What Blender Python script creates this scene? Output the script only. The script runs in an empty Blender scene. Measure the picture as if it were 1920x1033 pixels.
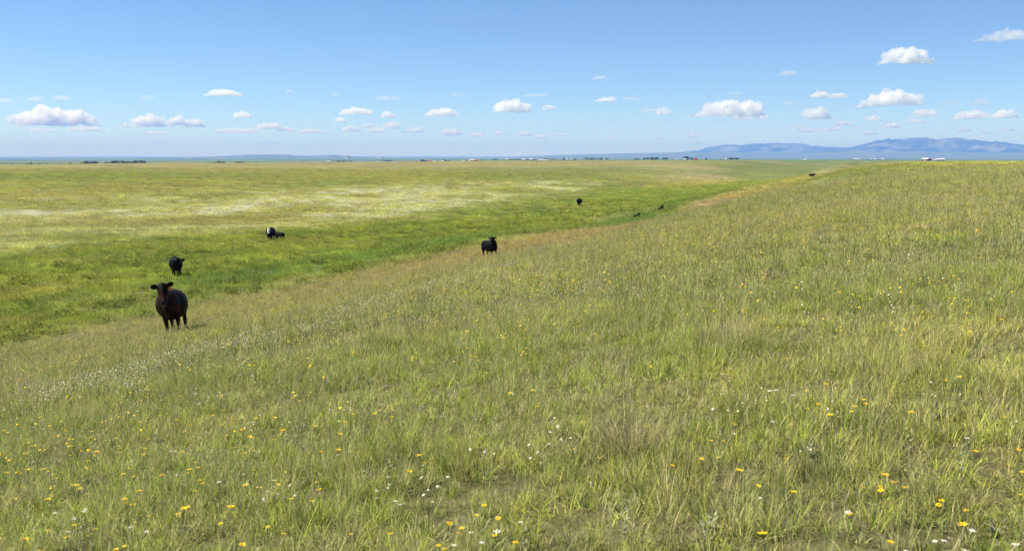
import bpy, bmesh, math, random
import numpy as np
from mathutils import Vector, Matrix, noise as mnoise

# ------------------------------------------------------------------ camera, sky, sun, exposure
scene = bpy.context.scene
C = scene.collection
EYE = 1.65                                   # eye height above the ground under the camera
F = 1867.0                                   # focal length in pixels of the 1920-wide photograph
PITCH = math.atan((516.5 - 291.0) / F)

cam_d = bpy.data.cameras.new('camera')
cam = bpy.data.objects.new('camera', cam_d)
C.objects.link(cam)
cam.location = (0, 0, EYE)
cam.rotation_euler = (math.radians(90) - PITCH, 0, 0)
cam_d.sensor_width = 36.0
cam_d.lens = 36.0 * F / 1920.0
cam_d.clip_start = 0.1
cam_d.clip_end = 400000
cam_d.dof.use_dof = True
cam_d.dof.focus_distance = 34.0
cam_d.dof.aperture_fstop = 7.1
scene.camera = cam

SUN_AZ, SUN_EL = math.radians(-80), math.radians(52)     # left of the view and a little ahead
world = bpy.data.worlds.new('World')
scene.world = world
world.use_nodes = True
wn = world.node_tree
sky = wn.nodes.new('ShaderNodeTexSky')
sky.sky_type = 'NISHITA'
sky.sun_disc = False
sky.sun_elevation = SUN_EL
sky.sun_rotation = SUN_AZ % (2 * math.pi)
sky.altitude = 4000
sky.air_density = 1.0
sky.dust_density = 0.0
sky.ozone_density = 6.0
bg = wn.nodes['Background']
bg.inputs['Strength'].default_value = 0.096
wn.links.new(sky.outputs['Color'], bg.inputs['Color'])

sun_d = bpy.data.lights.new('sun', 'SUN')
sun_d.energy = 5.0
sun_d.angle = math.radians(0.53)
sun_d.color = (1.0, 0.95, 0.84)
sun = bpy.data.objects.new('sun', sun_d)
C.objects.link(sun)
to_sun = Vector((math.sin(SUN_AZ) * math.cos(SUN_EL), math.cos(SUN_AZ) * math.cos(SUN_EL), math.sin(SUN_EL)))
sun.rotation_euler = to_sun.to_track_quat('Z', 'Y').to_euler()

scene.view_settings.view_transform = 'Standard'
scene.view_settings.look = 'None'
scene.view_settings.exposure = 0.65
scene.view_settings.gamma = 1.0
scene.view_settings.use_curve_mapping = False
scene.render.engine = 'CYCLES'
cy = scene.cycles
cy.max_bounces = 12
cy.diffuse_bounces = 3
cy.glossy_bounces = 2
cy.transmission_bounces = 3
cy.volume_bounces = 9
cy.transparent_max_bounces = 8
cy.use_denoising = True
cy.use_adaptive_sampling = False
cy.sample_clamp_indirect = 6.0

rng = np.random.default_rng(7)
R_ = random.Random(11)

# ------------------------------------------------------------------ helpers
def tag(o, label=None, cat=None, group=None, kind=None):
    if label: o['label'] = label
    if cat: o['category'] = cat
    if group: o['group'] = group
    if kind: o['kind'] = kind
    return o

def empty(name, loc=(0, 0, 0), rz=0.0, scale=1.0):
    o = bpy.data.objects.new(name, None)
    C.objects.link(o)
    o.location = loc
    o.rotation_euler = (0, 0, rz)
    o.scale = (scale,) * 3
    o.empty_display_size = 0.1
    return o

def mesh_np(name, verts, faces):
    me = bpy.data.meshes.new(name)
    me.from_pydata([tuple(v) for v in verts], [], [tuple(f) for f in faces])
    me.update()
    return me

def link(name, me, mat=None, parent=None):
    o = bpy.data.objects.new(name, me)
    C.objects.link(o)
    if mat is not None and not me.materials:
        me.materials.append(mat)
    if parent is not None:
        o.parent = parent
    return o

def smooth(me):
    me.polygons.foreach_set('use_smooth', [True] * len(me.polygons))

def mat_new(name):
    m = bpy.data.materials.new(name)
    m.use_nodes = True
    m.node_tree.nodes.clear()
    return m, m.node_tree.nodes, m.node_tree.links

def simple_mat(name, col, rough=0.7, spec=0.3, var=0.0, scale=5.0):
    m, N, L = mat_new(name)
    out = N.new('ShaderNodeOutputMaterial')
    p = N.new('ShaderNodeBsdfPrincipled')
    p.inputs['Base Color'].default_value = (*col, 1)
    p.inputs['Roughness'].default_value = rough
    p.inputs['Specular IOR Level'].default_value = spec
    if var:
        tc = N.new('ShaderNodeTexCoord')
        nz = N.new('ShaderNodeTexNoise')
        nz.inputs['Scale'].default_value = scale
        nz.inputs['Detail'].default_value = 5
        mr = N.new('ShaderNodeMapRange')
        mr.inputs['From Min'].default_value = 0.3
        mr.inputs['From Max'].default_value = 0.7
        mr.inputs['To Min'].default_value = 1 - var
        mr.inputs['To Max'].default_value = 1 + var
        mx = N.new('ShaderNodeVectorMath'); mx.operation = 'SCALE'
        mx.inputs[0].default_value = col
        L.new(tc.outputs['Object'], nz.inputs['Vector'])
        L.new(nz.outputs['Fac'], mr.inputs['Value'])
        L.new(mr.outputs[0], mx.inputs['Scale'])
        L.new(mx.outputs[0], p.inputs['Base Color'])
    L.new(p.outputs[0], out.inputs['Surface'])
    return m

def sstep(a, b, x):
    t = np.clip((np.asarray(x, float) - a) / (b - a), 0, 1)
    return t * t * (3 - 2 * t)

def vnoise(x, y, seed=0):
    x = np.asarray(x, float); y = np.asarray(y, float)
    xi = np.floor(x).astype(np.int64); yi = np.floor(y).astype(np.int64)
    fx = x - xi; fy = y - yi
    fx = fx * fx * (3 - 2 * fx); fy = fy * fy * (3 - 2 * fy)
    def h(a, b):
        n = (a * 374761393 + b * 668265263 + seed * 1442695041) & 0xFFFFFFFF
        n = ((n ^ (n >> 13)) * 1274126177) & 0xFFFFFFFF
        n = (n ^ (n >> 16)) & 0xFFFF
        return n / 65535.0
    return (h(xi, yi) * (1 - fx) + h(xi + 1, yi) * fx) * (1 - fy) + (h(xi, yi + 1) * (1 - fx) + h(xi + 1, yi + 1) * fx) * fy

def fbm(x, y, seed=0, oct=4, gain=0.5):
    s = 0; a = 1; t = 0
    for i in range(oct):
        s = s + a * vnoise(x * 2 ** i, y * 2 ** i, seed + 17 * i)
        t += a; a *= gain
    return s / t

def vnoise3(p, seed=0):
    i = np.floor(p).astype(np.int64); f = p - i; f = f * f * (3 - 2 * f)
    def h(a, b, c):
        n = (a * 374761393 + b * 668265263 + c * 1103515245 + seed * 1442695041) & 0xFFFFFFFF
        n = ((n ^ (n >> 13)) * 1274126177) & 0xFFFFFFFF
        return ((n ^ (n >> 16)) & 0xFFFF) / 65535.0
    r = 0
    for dx in (0, 1):
        for dy in (0, 1):
            for dz in (0, 1):
                w = (f[:, 0] if dx else 1 - f[:, 0]) * (f[:, 1] if dy else 1 - f[:, 1]) * (f[:, 2] if dz else 1 - f[:, 2])
                r = r + w * h(i[:, 0] + dx, i[:, 1] + dy, i[:, 2] + dz)
    return r

# ------------------------------------------------------------------ terrain
TH = math.radians(20)                         # heading of the swale, right of the view
def uv_of(x, y):
    u = x * math.cos(TH) - y * math.sin(TH); v = x * math.sin(TH) + y * math.cos(TH)
    # spurs and bays along the swale farther off
    u = u + sstep(62, 105, v) * sstep(230, 130, v) * (4.5 * np.sin(v / 31.0 + .6) + 2.2 * np.sin(v / 12.5 + 2.0))
    return u, v

_U = np.array([-2500, -900, -300, -160, -110, -80, -66, -56, -46, -38, -32, -26, -21, -15, -10, -5, 0, 6, 12, 22, 40, 70, 120, 400, 2500.])
_Z = np.array([-5.6, -5.6, -6.1, -6.6, -6.9, -7.1, -7.25, -7.38, -7.5, -7.45, -7.15, -6.5, -5.58, -4.27, -3.28, -2.43, -1.65, -1.2, -1.0, -0.9, -0.85, -0.9, -1.2, -4.0, -5.]) 
_ug = np.concatenate([np.arange(-2500, -200, 10.), np.arange(-200, 200, 0.5), np.arange(200, 2501, 10.)])
_zg = np.interp(_ug, _U, _Z)
_m = (_ug > -199) & (_ug < 199)
_k = np.exp(-np.linspace(-2, 2, 17) ** 2); _k /= _k.sum()
_zs = np.convolve(_zg, _k, 'same')
_zg = np.where(_m, _zs, _zg)

_Lr = np.log(np.array([1000, 1500, 2000, 2600, 4000, 6000, 10000, 15000, 30000, 62000.]))
_zl = np.array([-9, -15, -20, -23, -26, -31, -41, -51, -63, -76.])
_zr = np.array([-6, -8.2, -10.0, -12.2, -18, -27, -40, -51, -63, -76.])

def H(x, y):
    x = np.asarray(x, float); y = np.asarray(y, float)
    u, v = uv_of(x, y)
    r = np.hypot(x, y) + 1e-6
    z = np.interp(u, _ug, _zg)
    # the floor of the swale falls away from the camera
    w = sstep(-22, -44, u) * sstep(-125, -62, u)
    drop = np.interp(v, [-200, 40, 120, 220, 500, 1200], [1.0, 0.0, -1.3, -2.7, -3.8, -3.8])
    z = z + drop * w
    # the right-hand hill sinks slowly with distance
    wr = sstep(-30, -8, u)
    z = z + wr * np.interp(v, [0, 60, 150, 300, 600, 1200], [0, -0.1, -0.35, -1.2, -4.0, -6.0])
    wb = sstep(-34, -20, u) * sstep(-6, -16, u)
    z = z + wb * np.interp(v, [0, 30, 60, 200, 400], [0, 0, -0.7, -1.2, -1.4])
    # undulation
    z = z + (fbm(x / 55, y / 55, 3, 2) - 0.5) * 0.55 * sstep(20, 70, r)
    z = z + (fbm(x / 9, y / 9, 5, 3) - 0.5) * 0.22 * sstep(0, 6, r)
    z = z + (vnoise(x / 1.1, y / 1.1, 9) - 0.5) * 0.06
    far = sstep(260, 600, r)
    z = z + (fbm(u / 130, v / 210, 21, 3) - 0.5) * 3.4 * far * sstep(1800, 900, r)
    # beyond the edge of the pasture: the low plain
    az = x / np.maximum(np.abs(y), 1e-3) 
    az = np.where(y > 0, az, 0.0)
    t = sstep(-0.26, 0.05, az)
    lr = np.log(np.maximum(r, 500))
    zf = np.interp(lr, _Lr, _zl) * (1 - t) + np.interp(lr, _Lr, _zr) * t
    zf = zf + (fbm(x / 900, y / 900, 31, 3) - 0.5) * 3.0 * sstep(1200, 3000, r)
    edge = np.interp(az, [-0.6, -0.5, -0.1, 0.1, 0.25, 0.5], [700, 720, 880, 1000, 1150, 1100])
    q = sstep(0.92, 1.35, r / edge)
    z = z * (1 - q) + zf * q
    for hx, hy in ((17.5, 141.0), (22.8, 154.5)):      # two small hollows behind the brow
        z = z - 0.62 * np.exp(-((x - hx) ** 2 + ((y - hy) * .8) ** 2) / 42.0)
    return z + EYE

def row_col(x, y, z):
    """photo pixel of a world point"""
    zz = z - EYE
    cf = y * math.cos(PITCH) - zz * math.sin(PITCH)
    cu = y * math.sin(PITCH) + zz * math.cos(PITCH)
    return 960 + F * x / cf, 516.5 - F * cu / cf

def pix_dir(px, py):
    """unit-horizontal direction (sin az, cos az, tan elevation) of a photo pixel"""
    a = (np.asarray(px, float) - 960) / F; b = (516.5 - np.asarray(py, float)) / F
    dx, dy, dz = a, math.cos(PITCH) + b * math.sin(PITCH), -math.sin(PITCH) + b * math.cos(PITCH)
    h = np.hypot(dx, dy)
    return dx / h, dy / h, dz / h

_rr = np.concatenate([np.geomspace(2.0, 1500, 2600)])
def hit(px, py):
    """ground point seen at a photo pixel"""
    a = (px - 960) / F; b = (516.5 - py) / F
    d = np.array([a, math.cos(PITCH) + b * math.sin(PITCH), -math.sin(PITCH) + b * math.cos(PITCH)])
    xs = d[0] * _rr; ys = d[1] * _rr; zs = EYE + d[2] * _rr
    below = zs < H(xs, ys)
    if not below.any():
        k = len(_rr) - 1
    else:
        k = int(np.argmax(below))
    x, y = xs[k], ys[k]
    return float(x), float(y), float(H(x, y))

# ------------------------------------------------------------------ vegetation colour of the land (albedo)
def mixc(a, b, t):
    return a * (1 - t[..., None]) + np.array(b) * t[..., None]

def veg(x, y):
    x = np.asarray(x, float); y = np.asarray(y, float)
    u, v = uv_of(x, y)
    r = np.hypot(x, y)
    n1 = fbm(x / 14, y / 14, 41, 4); n2 = fbm(x / 3.1, y / 3.1, 43, 3); n3 = fbm(u / 18, v / 70, 47, 4); n4 = fbm(x / 45, y / 45, 53, 4)
    wig = (n4 - 0.5) * 14 + (n1 - 0.5) * 9
    col = np.broadcast_to(np.array([0.185, 0.20, 0.060]), x.shape + (3,)).copy()
    # hillside: greener and dry, greyer patches
    col = mixc(col, (0.125, 0.165, 0.04), sstep(0.46, 0.64, n1) * 0.85)
    col = mixc(col, (0.26, 0.24, 0.13), sstep(0.54, 0.72, n2) * 0.5)
    col = mixc(col, (0.20, 0.205, 0.12), sstep(0.55, 0.75, fbm(x / 5, y / 5, 59, 3)) * 0.6)
    # tan, purplish seed heads along the brow
    band = sstep(-31, -25, u + wig * .25) * sstep(-11, -18, u + wig * .3) 
    col = mixc(col, (0.27, 0.195, 0.10), band * np.clip(0.25 + 1.1 * n3, 0, 1) * (0.35 + 0.65 * sstep(30, 60, v)))
    # crest of the right hill
    col = mixc(col, (0.32, 0.285, 0.10), sstep(25, 130, r) * sstep(-5, 20, u) * 0.75 * (0.4 + n1))
    # plain on the far side
    ub = -62 - 0.085 * np.clip(v - 80, 0, 260)
    pw = np.interp(v, [20, 70, 110, 160, 260, 330], [60, 72, 60, 40, 22, 8])
    pl = sstep(2, -12, u + wig * .8 - ub)
    pc = np.broadcast_to(np.array([0.20, 0.205, 0.058]), x.shape + (3,)).copy()
    pc = mixc(pc, (0.15, 0.175, 0.045), sstep(0.45, 0.62, n4))
    pc = mixc(pc, (0.26, 0.215, 0.085), sstep(0.5, 0.68, n3) * 0.35)
    pc = mixc(pc, (0.26, 0.21, 0.085), sstep(330, 640, r) * 0.55)
    col = mixc(col, (0, 0, 0), pl) + pc * pl[..., None]
    # bleached, pale flowering strip beyond the swale
    pn = fbm(u / 12, v / 22, 61, 5)
    pale = sstep(5, -5, u + wig * .8 - ub) * sstep(-16, 8, u + wig - ub + pw) * sstep(0.36, 0.52, pn) * sstep(400, 280, v)
    pale = pale * (0.25 + 0.75 * sstep(0.36, 0.56, fbm(u / 2.2, v / 5, 63, 4)))
    col = mixc(col, (0.40, 0.395, 0.26), pale * 0.85)
    # lush swale floor
    sw = sstep(-27, -33, u + wig * .2) * sstep(-8, 6, u + wig * .8 - ub)
    sc_ = np.broadcast_to(np.array([0.155, 0.185, 0.040]), x.shape + (3,)).copy()
    sc_ = mixc(sc_, (0.19, 0.205, 0.045), sstep(0.5, 0.7, n1))
    sc_ = mixc(sc_, (0.085, 0.12, 0.028), sstep(0.47, 0.6, fbm(u / 3.5, v / 7, 67, 5)) * 0.8)
    sc_ = mixc(sc_, (0.06, 0.125, 0.035), sstep(-42, -35, u + wig * .3) * sstep(-28, -32, u + wig * .2) * 0.8 * sstep(0.32, 0.5, n3 * 0.5 + n1 * 0.5))
    sc_ = mixc(sc_, (0.21, 0.19, 0.085), sstep(0.6, 0.72, fbm(u / 5, v / 20, 71, 3)) * 0.55)
    col = mixc(col, (0, 0, 0), sw) + sc_ * sw[..., None]
    # far rolling pasture: mostly green, thin pale and tan strips
    ff = sstep(260, 420, v) * sstep(-230, -110, u)
    fc = np.broadcast_to(np.array([0.185, 0.19, 0.058]), x.shape + (3,)).copy()
    fn = fbm(u / 70, v / 110, 73, 4)
    fc = mixc(fc, (0.205, 0.205, 0.065), sstep(0.42, 0.56, fn))
    fc = mixc(fc, (0.29, 0.24, 0.12), sstep(0.57, 0.63, fn) * 0.7)
    fc = mixc(fc, (0.135, 0.16, 0.045), sstep(0.42, 0.34, fn) * 0.8)
    col = mixc(col, (0, 0, 0), ff) + fc * ff[..., None]
    # the green draw winding on between the slopes
    uc = u + 50 - 16 * np.sin((v - 230) / 95.0)
    dr = sstep(200, 280, v) * sstep(900, 620, v) * sstep(30, 15, np.abs(uc) + (n1 - .5) * 16)
    col = mixc(col, (0.15, 0.18, 0.042), dr * 0.85)
    # dry crest of the near hillside where it meets the draw
    hc = sstep(-34, -24, u + wig * .2) * sstep(180, 320, v) * sstep(900, 500, v)
    col = mixc(col, (0.27, 0.24, 0.09), hc * 0.8)
    # cropland on the low plain
    fp = sstep(1150, 1500, r)
    g = fbm(x / 1500, y / 700, 79, 3)
    cell = vnoise(np.floor(x / 850 + 0.2 * np.sin(y / 900)) * 7.31, np.floor(y / 620) * 3.77, 83)
    cc = np.broadcast_to(np.array([0.085, 0.135, 0.05]), x.shape + (3,)).copy()
    cc = mixc(cc, (0.13, 0.19, 0.06), sstep(0.45, 0.6, cell))
    cc = mixc(cc, (0.24, 0.20, 0.12), sstep(0.78, 0.84, cell) * 0.8)
    cc = mixc(cc, (0.07, 0.085, 0.06), sstep(0.25, 0.2, cell))
    cc = mixc(cc, (0.10, 0.145, 0.06), sstep(0.45, 0.6, g) * 0.5)
    az = x / np.maximum(y, 1)
    dark = sstep(0.352, 0.358, az) * sstep(0.384, 0.378, az) * sstep(3600, 3900, r) * sstep(9000, 7000, r)
    cc = mixc(cc, (0.05, 0.045, 0.06), dark * 0.9)
    col = mixc(col, (0, 0, 0), fp) + cc * fp[..., None]
    return np.clip(col, 0.01, 0.8)

# ground sheet -----------------------------------------------------------------
def build_ground():
    rings = np.geomspace(0.6, 60000, 400)
    az = np.concatenate([np.radians(np.arange(-40, 40.01, 0.16)), np.radians(np.arange(44, 320, 4.0))])
    na, nr = len(az), len(rings)
    A, RR = np.meshgrid(az, rings)
    X = (RR * np.sin(A)).ravel(); Y = (RR * np.cos(A)).ravel()
    Z = H(X, Y)
    X = np.append(X, 0.0); Y = np.append(Y, 0.0); Z = np.append(Z, H(0.0, 0.0))
    co = np.stack([X, Y, Z], 1)
    i = np.arange(nr - 1)[:, None] * na; j = np.arange(na)[None, :]; j2 = (j + 1) % na
    q = np.stack([i + j, i + na + j, i + na + j2, i + j2], -1).reshape(-1, 4)
    # az grows clockwise: order the corners so that normals point up
    q = q[:, ::-1] if False else q
    tri = np.stack([np.full(na, nr * na), np.arange(na), (np.arange(na) + 1) % na], 1)
    me = bpy.data.meshes.new('ground')
    nv = len(co); nq = len(q); nt = len(tri)
    me.vertices.add(nv); me.vertices.foreach_set('co', co.ravel())
    loops = np.concatenate([q.ravel(), tri.ravel()])
    me.loops.add(len(loops)); me.loops.foreach_set('vertex_index', loops.astype(np.int32))
    me.polygons.add(nq + nt)
    ls = np.concatenate([np.arange(nq) * 4, nq * 4 + np.arange(nt) * 3])
    me.polygons.foreach_set('loop_start', ls.astype(np.int32))
    me.polygons.foreach_set('use_smooth', np.ones(nq + nt, bool))
    me.update(calc_edges=True); me.validate()
    if me.polygons[0].normal.z < 0:
        me.flip_normals()
    col = veg(X, Y)
    a = me.attributes.new('veg', 'FLOAT_COLOR', 'POINT')
    a.data.foreach_set('color', np.concatenate([col, np.ones((nv, 1))], 1).astype(np.float32).ravel())
    rad = np.hypot(X, Y)
    a = me.attributes.new('bare', 'FLOAT', 'POINT')
    a.data.foreach_set('value', (1 - sstep(16, 110, rad)).astype(np.float32))
    m, N, L = mat_new('meadow_ground')
    out = N.new('ShaderNodeOutputMaterial'); p = N.new('ShaderNodeBsdfPrincipled')
    p.inputs['Roughness'].default_value = 0.95; p.inputs['Specular IOR Level'].default_value = 0.1
    at = N.new('ShaderNodeAttribute'); at.attribute_name = 'veg'
    bare = N.new('ShaderNodeAttribute'); bare.attribute_name = 'bare'
    geo = N.new('ShaderNodeNewGeometry')
    def nz(scale, detail=6, rough=0.6):
        n = N.new('ShaderNodeTexNoise'); n.inputs['Scale'].default_value = scale; n.inputs['Detail'].default_value = detail
        n.inputs['Roughness'].default_value = rough
        L.new(geo.outputs['Position'], n.inputs['Vector']); return n
    n_soil = nz(9, 8); n_mid = nz(0.35, 10, 0.75); n_big = nz(0.045, 8, 0.7)
    ramp = N.new('ShaderNodeValToRGB')
    e = ramp.color_ramp.elements
    e[0].position = 0.3; e[0].color = (0.06, 0.05, 0.025, 1)
    e[1].position = 0.72; e[1].color = (0.28, 0.235, 0.13, 1)
    x = e.new(0.5); x.color = (0.15, 0.13, 0.055, 1)
    L.new(n_soil.outputs['Fac'], ramp.inputs['Fac'])
    # vegetation colour broken by two scales of grain
    mr = N.new('ShaderNodeMapRange'); mr.inputs['From Min'].default_value = 0.3; mr.inputs['From Max'].default_value = 0.7
    mr.inputs['To Min'].default_value = 0.58; mr.inputs['To Max'].default_value = 1.45
    L.new(n_mid.outputs['Fac'], mr.inputs['Value'])
    mr2 = N.new('ShaderNodeMapRange'); mr2.inputs['From Min'].default_value = 0.3; mr2.inputs['From Max'].default_value = 0.7
    mr2.inputs['To Min'].default_value = 0.68; mr2.inputs['To Max'].default_value = 1.32
    L.new(n_big.outputs['Fac'], mr2.inputs['Value'])
    mm = N.new('ShaderNodeMath'); mm.operation = 'MULTIPLY'
    L.new(mr.outputs[0], mm.inputs[0]); L.new(mr2.outputs[0], mm.inputs[1])
    sc_ = N.new('ShaderNodeVectorMath'); sc_.operation = 'SCALE'
    L.new(at.outputs['Color'], sc_.inputs[0]); L.new(mm.outputs[0], sc_.inputs['Scale'])
    mix = N.new('ShaderNodeMix'); mix.data_type = 'RGBA'
    bf = N.new('ShaderNodeMath'); bf.operation = 'MULTIPLY'; bf.inputs[1].default_value = 0.75
    L.new(bare.outputs['Fac'], bf.inputs[0]); L.new(bf.outputs[0], mix.inputs['Factor'])
    L.new(sc_.outputs[0], mix.inputs['A']); L.new(ramp.outputs['Color'], mix.inputs['B'])
    L.new(mix.outputs['Result'], p.inputs['Base Color'])
    bump = N.new('ShaderNodeBump'); bump.inputs['Strength'].default_value = 0.8; bump.inputs['Distance'].default_value = 0.6
    L.new(n_mid.outputs['Fac'], bump.inputs['Height']); L.new(bump.outputs[0], p.inputs['Normal'])
    L.new(p.outputs[0], out.inputs['Surface'])
    o = link('ground', me, m)
    tag(o, 'rolling prairie pasture running out to the plain', kind='structure')
build_ground()

# ------------------------------------------------------------------ distant hills
def hill_mat(name, c1, c2, scale):
    m, N, L = mat_new(name)
    out = N.new('ShaderNodeOutputMaterial'); p = N.new('ShaderNodeBsdfPrincipled')
    p.inputs['Roughness'].default_value = 1.0; p.inputs['Specular IOR Level'].default_value = 0.0
    geo = N.new('ShaderNodeNewGeometry')
    n = N.new('ShaderNodeTexNoise'); n.inputs['Scale'].default_value = scale; n.inputs['Detail'].default_value = 8; n.inputs['Roughness'].default_value = 0.65
    L.new(geo.outputs['Position'], n.inputs['Vector'])
    r = N.new('ShaderNodeValToRGB'); e = r.color_ramp.elements
    e[0].position = 0.45; e[0].color = (*c1, 1); e[1].position = 0.62; e[1].color = (*c2, 1)
    L.new(n.outputs['Fac'], r.inputs['Fac']); L.new(r.outputs[0], p.inputs['Base Color'])
    L.new(p.outputs[0], out.inputs['Surface'])
    return m

def ridge(name, prof, dist, depth, rough, seed, mat, label, zbase, n_az=260, n_d=46, peak=0.5, lab_scale=900., jag=2.2):
    """heightfield range: prof = [(photo px, photo row of skyline)], standing at dist, depth deep"""
    px = np.array([p[0] for p in prof], float); rw = np.array([p[1] for p in prof], float)
    xs = np.linspace(px[0], px[-1], n_az)
    ps = np.interp(xs, px, rw)
    kk = np.array([.22, .56, .22])
    ps = np.convolve(np.pad(ps, 1, 'edge'), kk, 'valid')
    ps = ps - jag * (vnoise(xs / 7.0, xs * 0, seed) + .6 * vnoise(xs / 3.1, xs * 0, seed + 1) - .8) * np.clip((291 - ps) / 25, 0, 1)
    ds = np.linspace(0, 1, n_d)
    XX, DD = np.meshgrid(xs, ds)
    sx_, cy_, top = pix_dir(XX, np.broadcast_to(ps, XX.shape))
    rr = dist + (DD - peak) * depth
    X = rr * sx_; Y = rr * cy_
    hgt = top * dist * 1.0 - zbase                 # crest above base level
    f = np.where(DD < peak, sstep(0, peak, DD) ** 1.25, sstep(1, peak, DD))
    sp = 1 - np.abs(2 * fbm(X / lab_scale, Y / lab_scale, seed, 5, 0.55) - 1)
    slopes = f * (1 - f) * 4
    h = hgt * (f + rough * slopes * (sp - 0.75))
    h = h + hgt * 0.05 * f * (fbm(X / (lab_scale * .45), Y / (lab_scale * .45), seed + 3, 4) - 0.5)
    Z = zbase + h + EYE
    Z[0, :] = zbase + EYE - 8; Z[-1, :] = zbase + EYE - 8
    co = np.stack([X.ravel(), Y.ravel(), Z.ravel()], 1)
    na = n_az
    i = np.arange(n_d - 1)[:, None] * na; j = np.arange(na - 1)[None, :]
    q = np.stack([i + j, i + j + 1, i + na + j + 1, i + na + j], -1).reshape(-1, 4)
    me = mesh_np(name, co, q); smooth(me)
    o = link(name, me, mat)
    tag(o, label, kind='structure')
    return o

m_mtn = hill_mat('mountain_slopes', (0.025, 0.042, 0.025), (0.17, 0.17, 0.11), 0.0018)
m_butte = hill_mat('butte_grass', (0.10, 0.14, 0.08), (0.16, 0.18, 0.10), 0.002)
ridge('mountains', [(1520, 296.5), (1560, 288), (1590, 278), (1605, 274), (1622, 269.5), (1640, 264.5), (1655, 261.5), (1668, 259.8), (1680, 261.5), (1692, 262), (1705, 259.8), (1718, 259.6), (1730, 257.4), (1740, 258.6), (1755, 262), (1768, 260.5), (1778, 259), (1792, 259.4), (1803, 259.2), (1815, 261.5), (1835, 264), (1855, 265), (1875, 266.6), (1900, 269), (1930, 272.5), (1990, 276), (2060, 280), (2140, 286), (2220, 296.5)],
      27000, 8000, 0.55, 5, m_mtn, 'higher blue mountain range on the right horizon', -62)
ridge('mountains', [(1200, 296.5), (1245, 289), (1290, 284), (1312, 281), (1325, 276.8), (1335, 275.4), (1352, 273), (1375, 271), (1388, 272.6), (1400, 270.5), (1430, 269.4), (1450, 268.2), (1475, 269), (1492, 268), (1505, 270), (1520, 273.5), (1540, 274), (1560, 275.6), (1590, 277), (1640, 281), (1700, 287), (1760, 296.5)],
      29500, 7000, 0.5, 9, m_mtn, 'lower blue mountain ridge left of the high range', -64)
ridge('hills', [(930, 297), (980, 293.4), (1040, 291), (1100, 289.4), (1180, 287.8), (1240, 286.6), (1300, 285.5), (1400, 286.2), (1500, 286.6), (1600, 286), (1700, 285.6), (1800, 285.8), (1900, 286.8), (2000, 289), (2100, 297)],
      21000, 7500, 0.25, 13, m_butte, 'low bluish foothills below the mountains', -60, peak=0.7)
ridge('hills', [(350, 297.5), (390, 294.5), (430, 292.2), (462, 290.4), (478, 290.2), (500, 290.0), (530, 290.0), (545, 290.4), (555, 292), (590, 292.2), (605, 291.4), (620, 290.7), (632, 290.7), (645, 292.4), (680, 294.0), (720, 297.5)],
      18000, 3500, 0.2, 19, m_butte, 'flat-topped butte low on the left horizon', -55, n_az=160, n_d=24)

# ------------------------------------------------------------------ grass: scattered tufts (uncountable)
def blade(V, Fc, B, x0, y0, h, w, lean, az, curl, straw, bright, seg=3, seed_head=False, rot=None):
    """a curved tapering strip; B collects (straw, brightness) per vertex"""
    base = len(V)
    dx, dy = math.cos(az), math.sin(az)
    fa = rot if rot is not None else az + math.pi / 2 + R_.uniform(-0.6, 0.6)
    sx, sy = math.cos(fa), math.sin(fa)
    for k in range(seg + 1):
        t = k / seg
        off = h * (lean * t + curl * t * t)
        z = h * t * (1 - 0.32 * min(1.0, (lean + curl)) * t)
        ww = w * (1 - t) ** 0.7 * 0.5 if k else w * 0.35
        px, py = x0 + dx * off, y0 + dy * off
        if k < seg:
            V.append((px - sx * ww, py - sy * ww, z)); V.append((px + sx * ww, py + sy * ww, z))
            B.append((straw, bright)); B.append((straw, bright))
        else:
            V.append((px, py, z)); B.append((straw, bright))
    for k in range(seg - 1):
        a = base + 2 * k
        Fc.append((a, a + 1, a + 3, a + 2))
    a = base + 2 * (seg - 1)
    Fc.append((a, a + 1, a + 2))
    if seed_head:
        tx, ty, tz = V[-1]
        px, py, pz = V[a]
        L_ = 0.03 + 0.03 * R_.random()
        dxh, dyh, dzh = tx - px, ty - py, tz - pz
        n = math.sqrt(dxh ** 2 + dyh ** 2 + dzh ** 2) + 1e-6
        dxh, dyh, dzh = dxh / n * L_, dyh / n * L_, dzh / n * L_
        wh = w * 0.9 + 0.001
        b2 = len(V)
        mx, my, mz = tx - dxh * .5, ty - dyh * .5, tz - dzh * .5
        V += [(tx - dxh, ty - dyh, tz - dzh), (mx - sx * wh, my - sy * wh, mz), (mx + sx * wh, my + sy * wh, mz), (tx, ty, tz)]
        B += [(1.0, bright * 1.0)] * 4
        Fc += [(b2, b2 + 1, b2 + 3, b2 + 2)]

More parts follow.
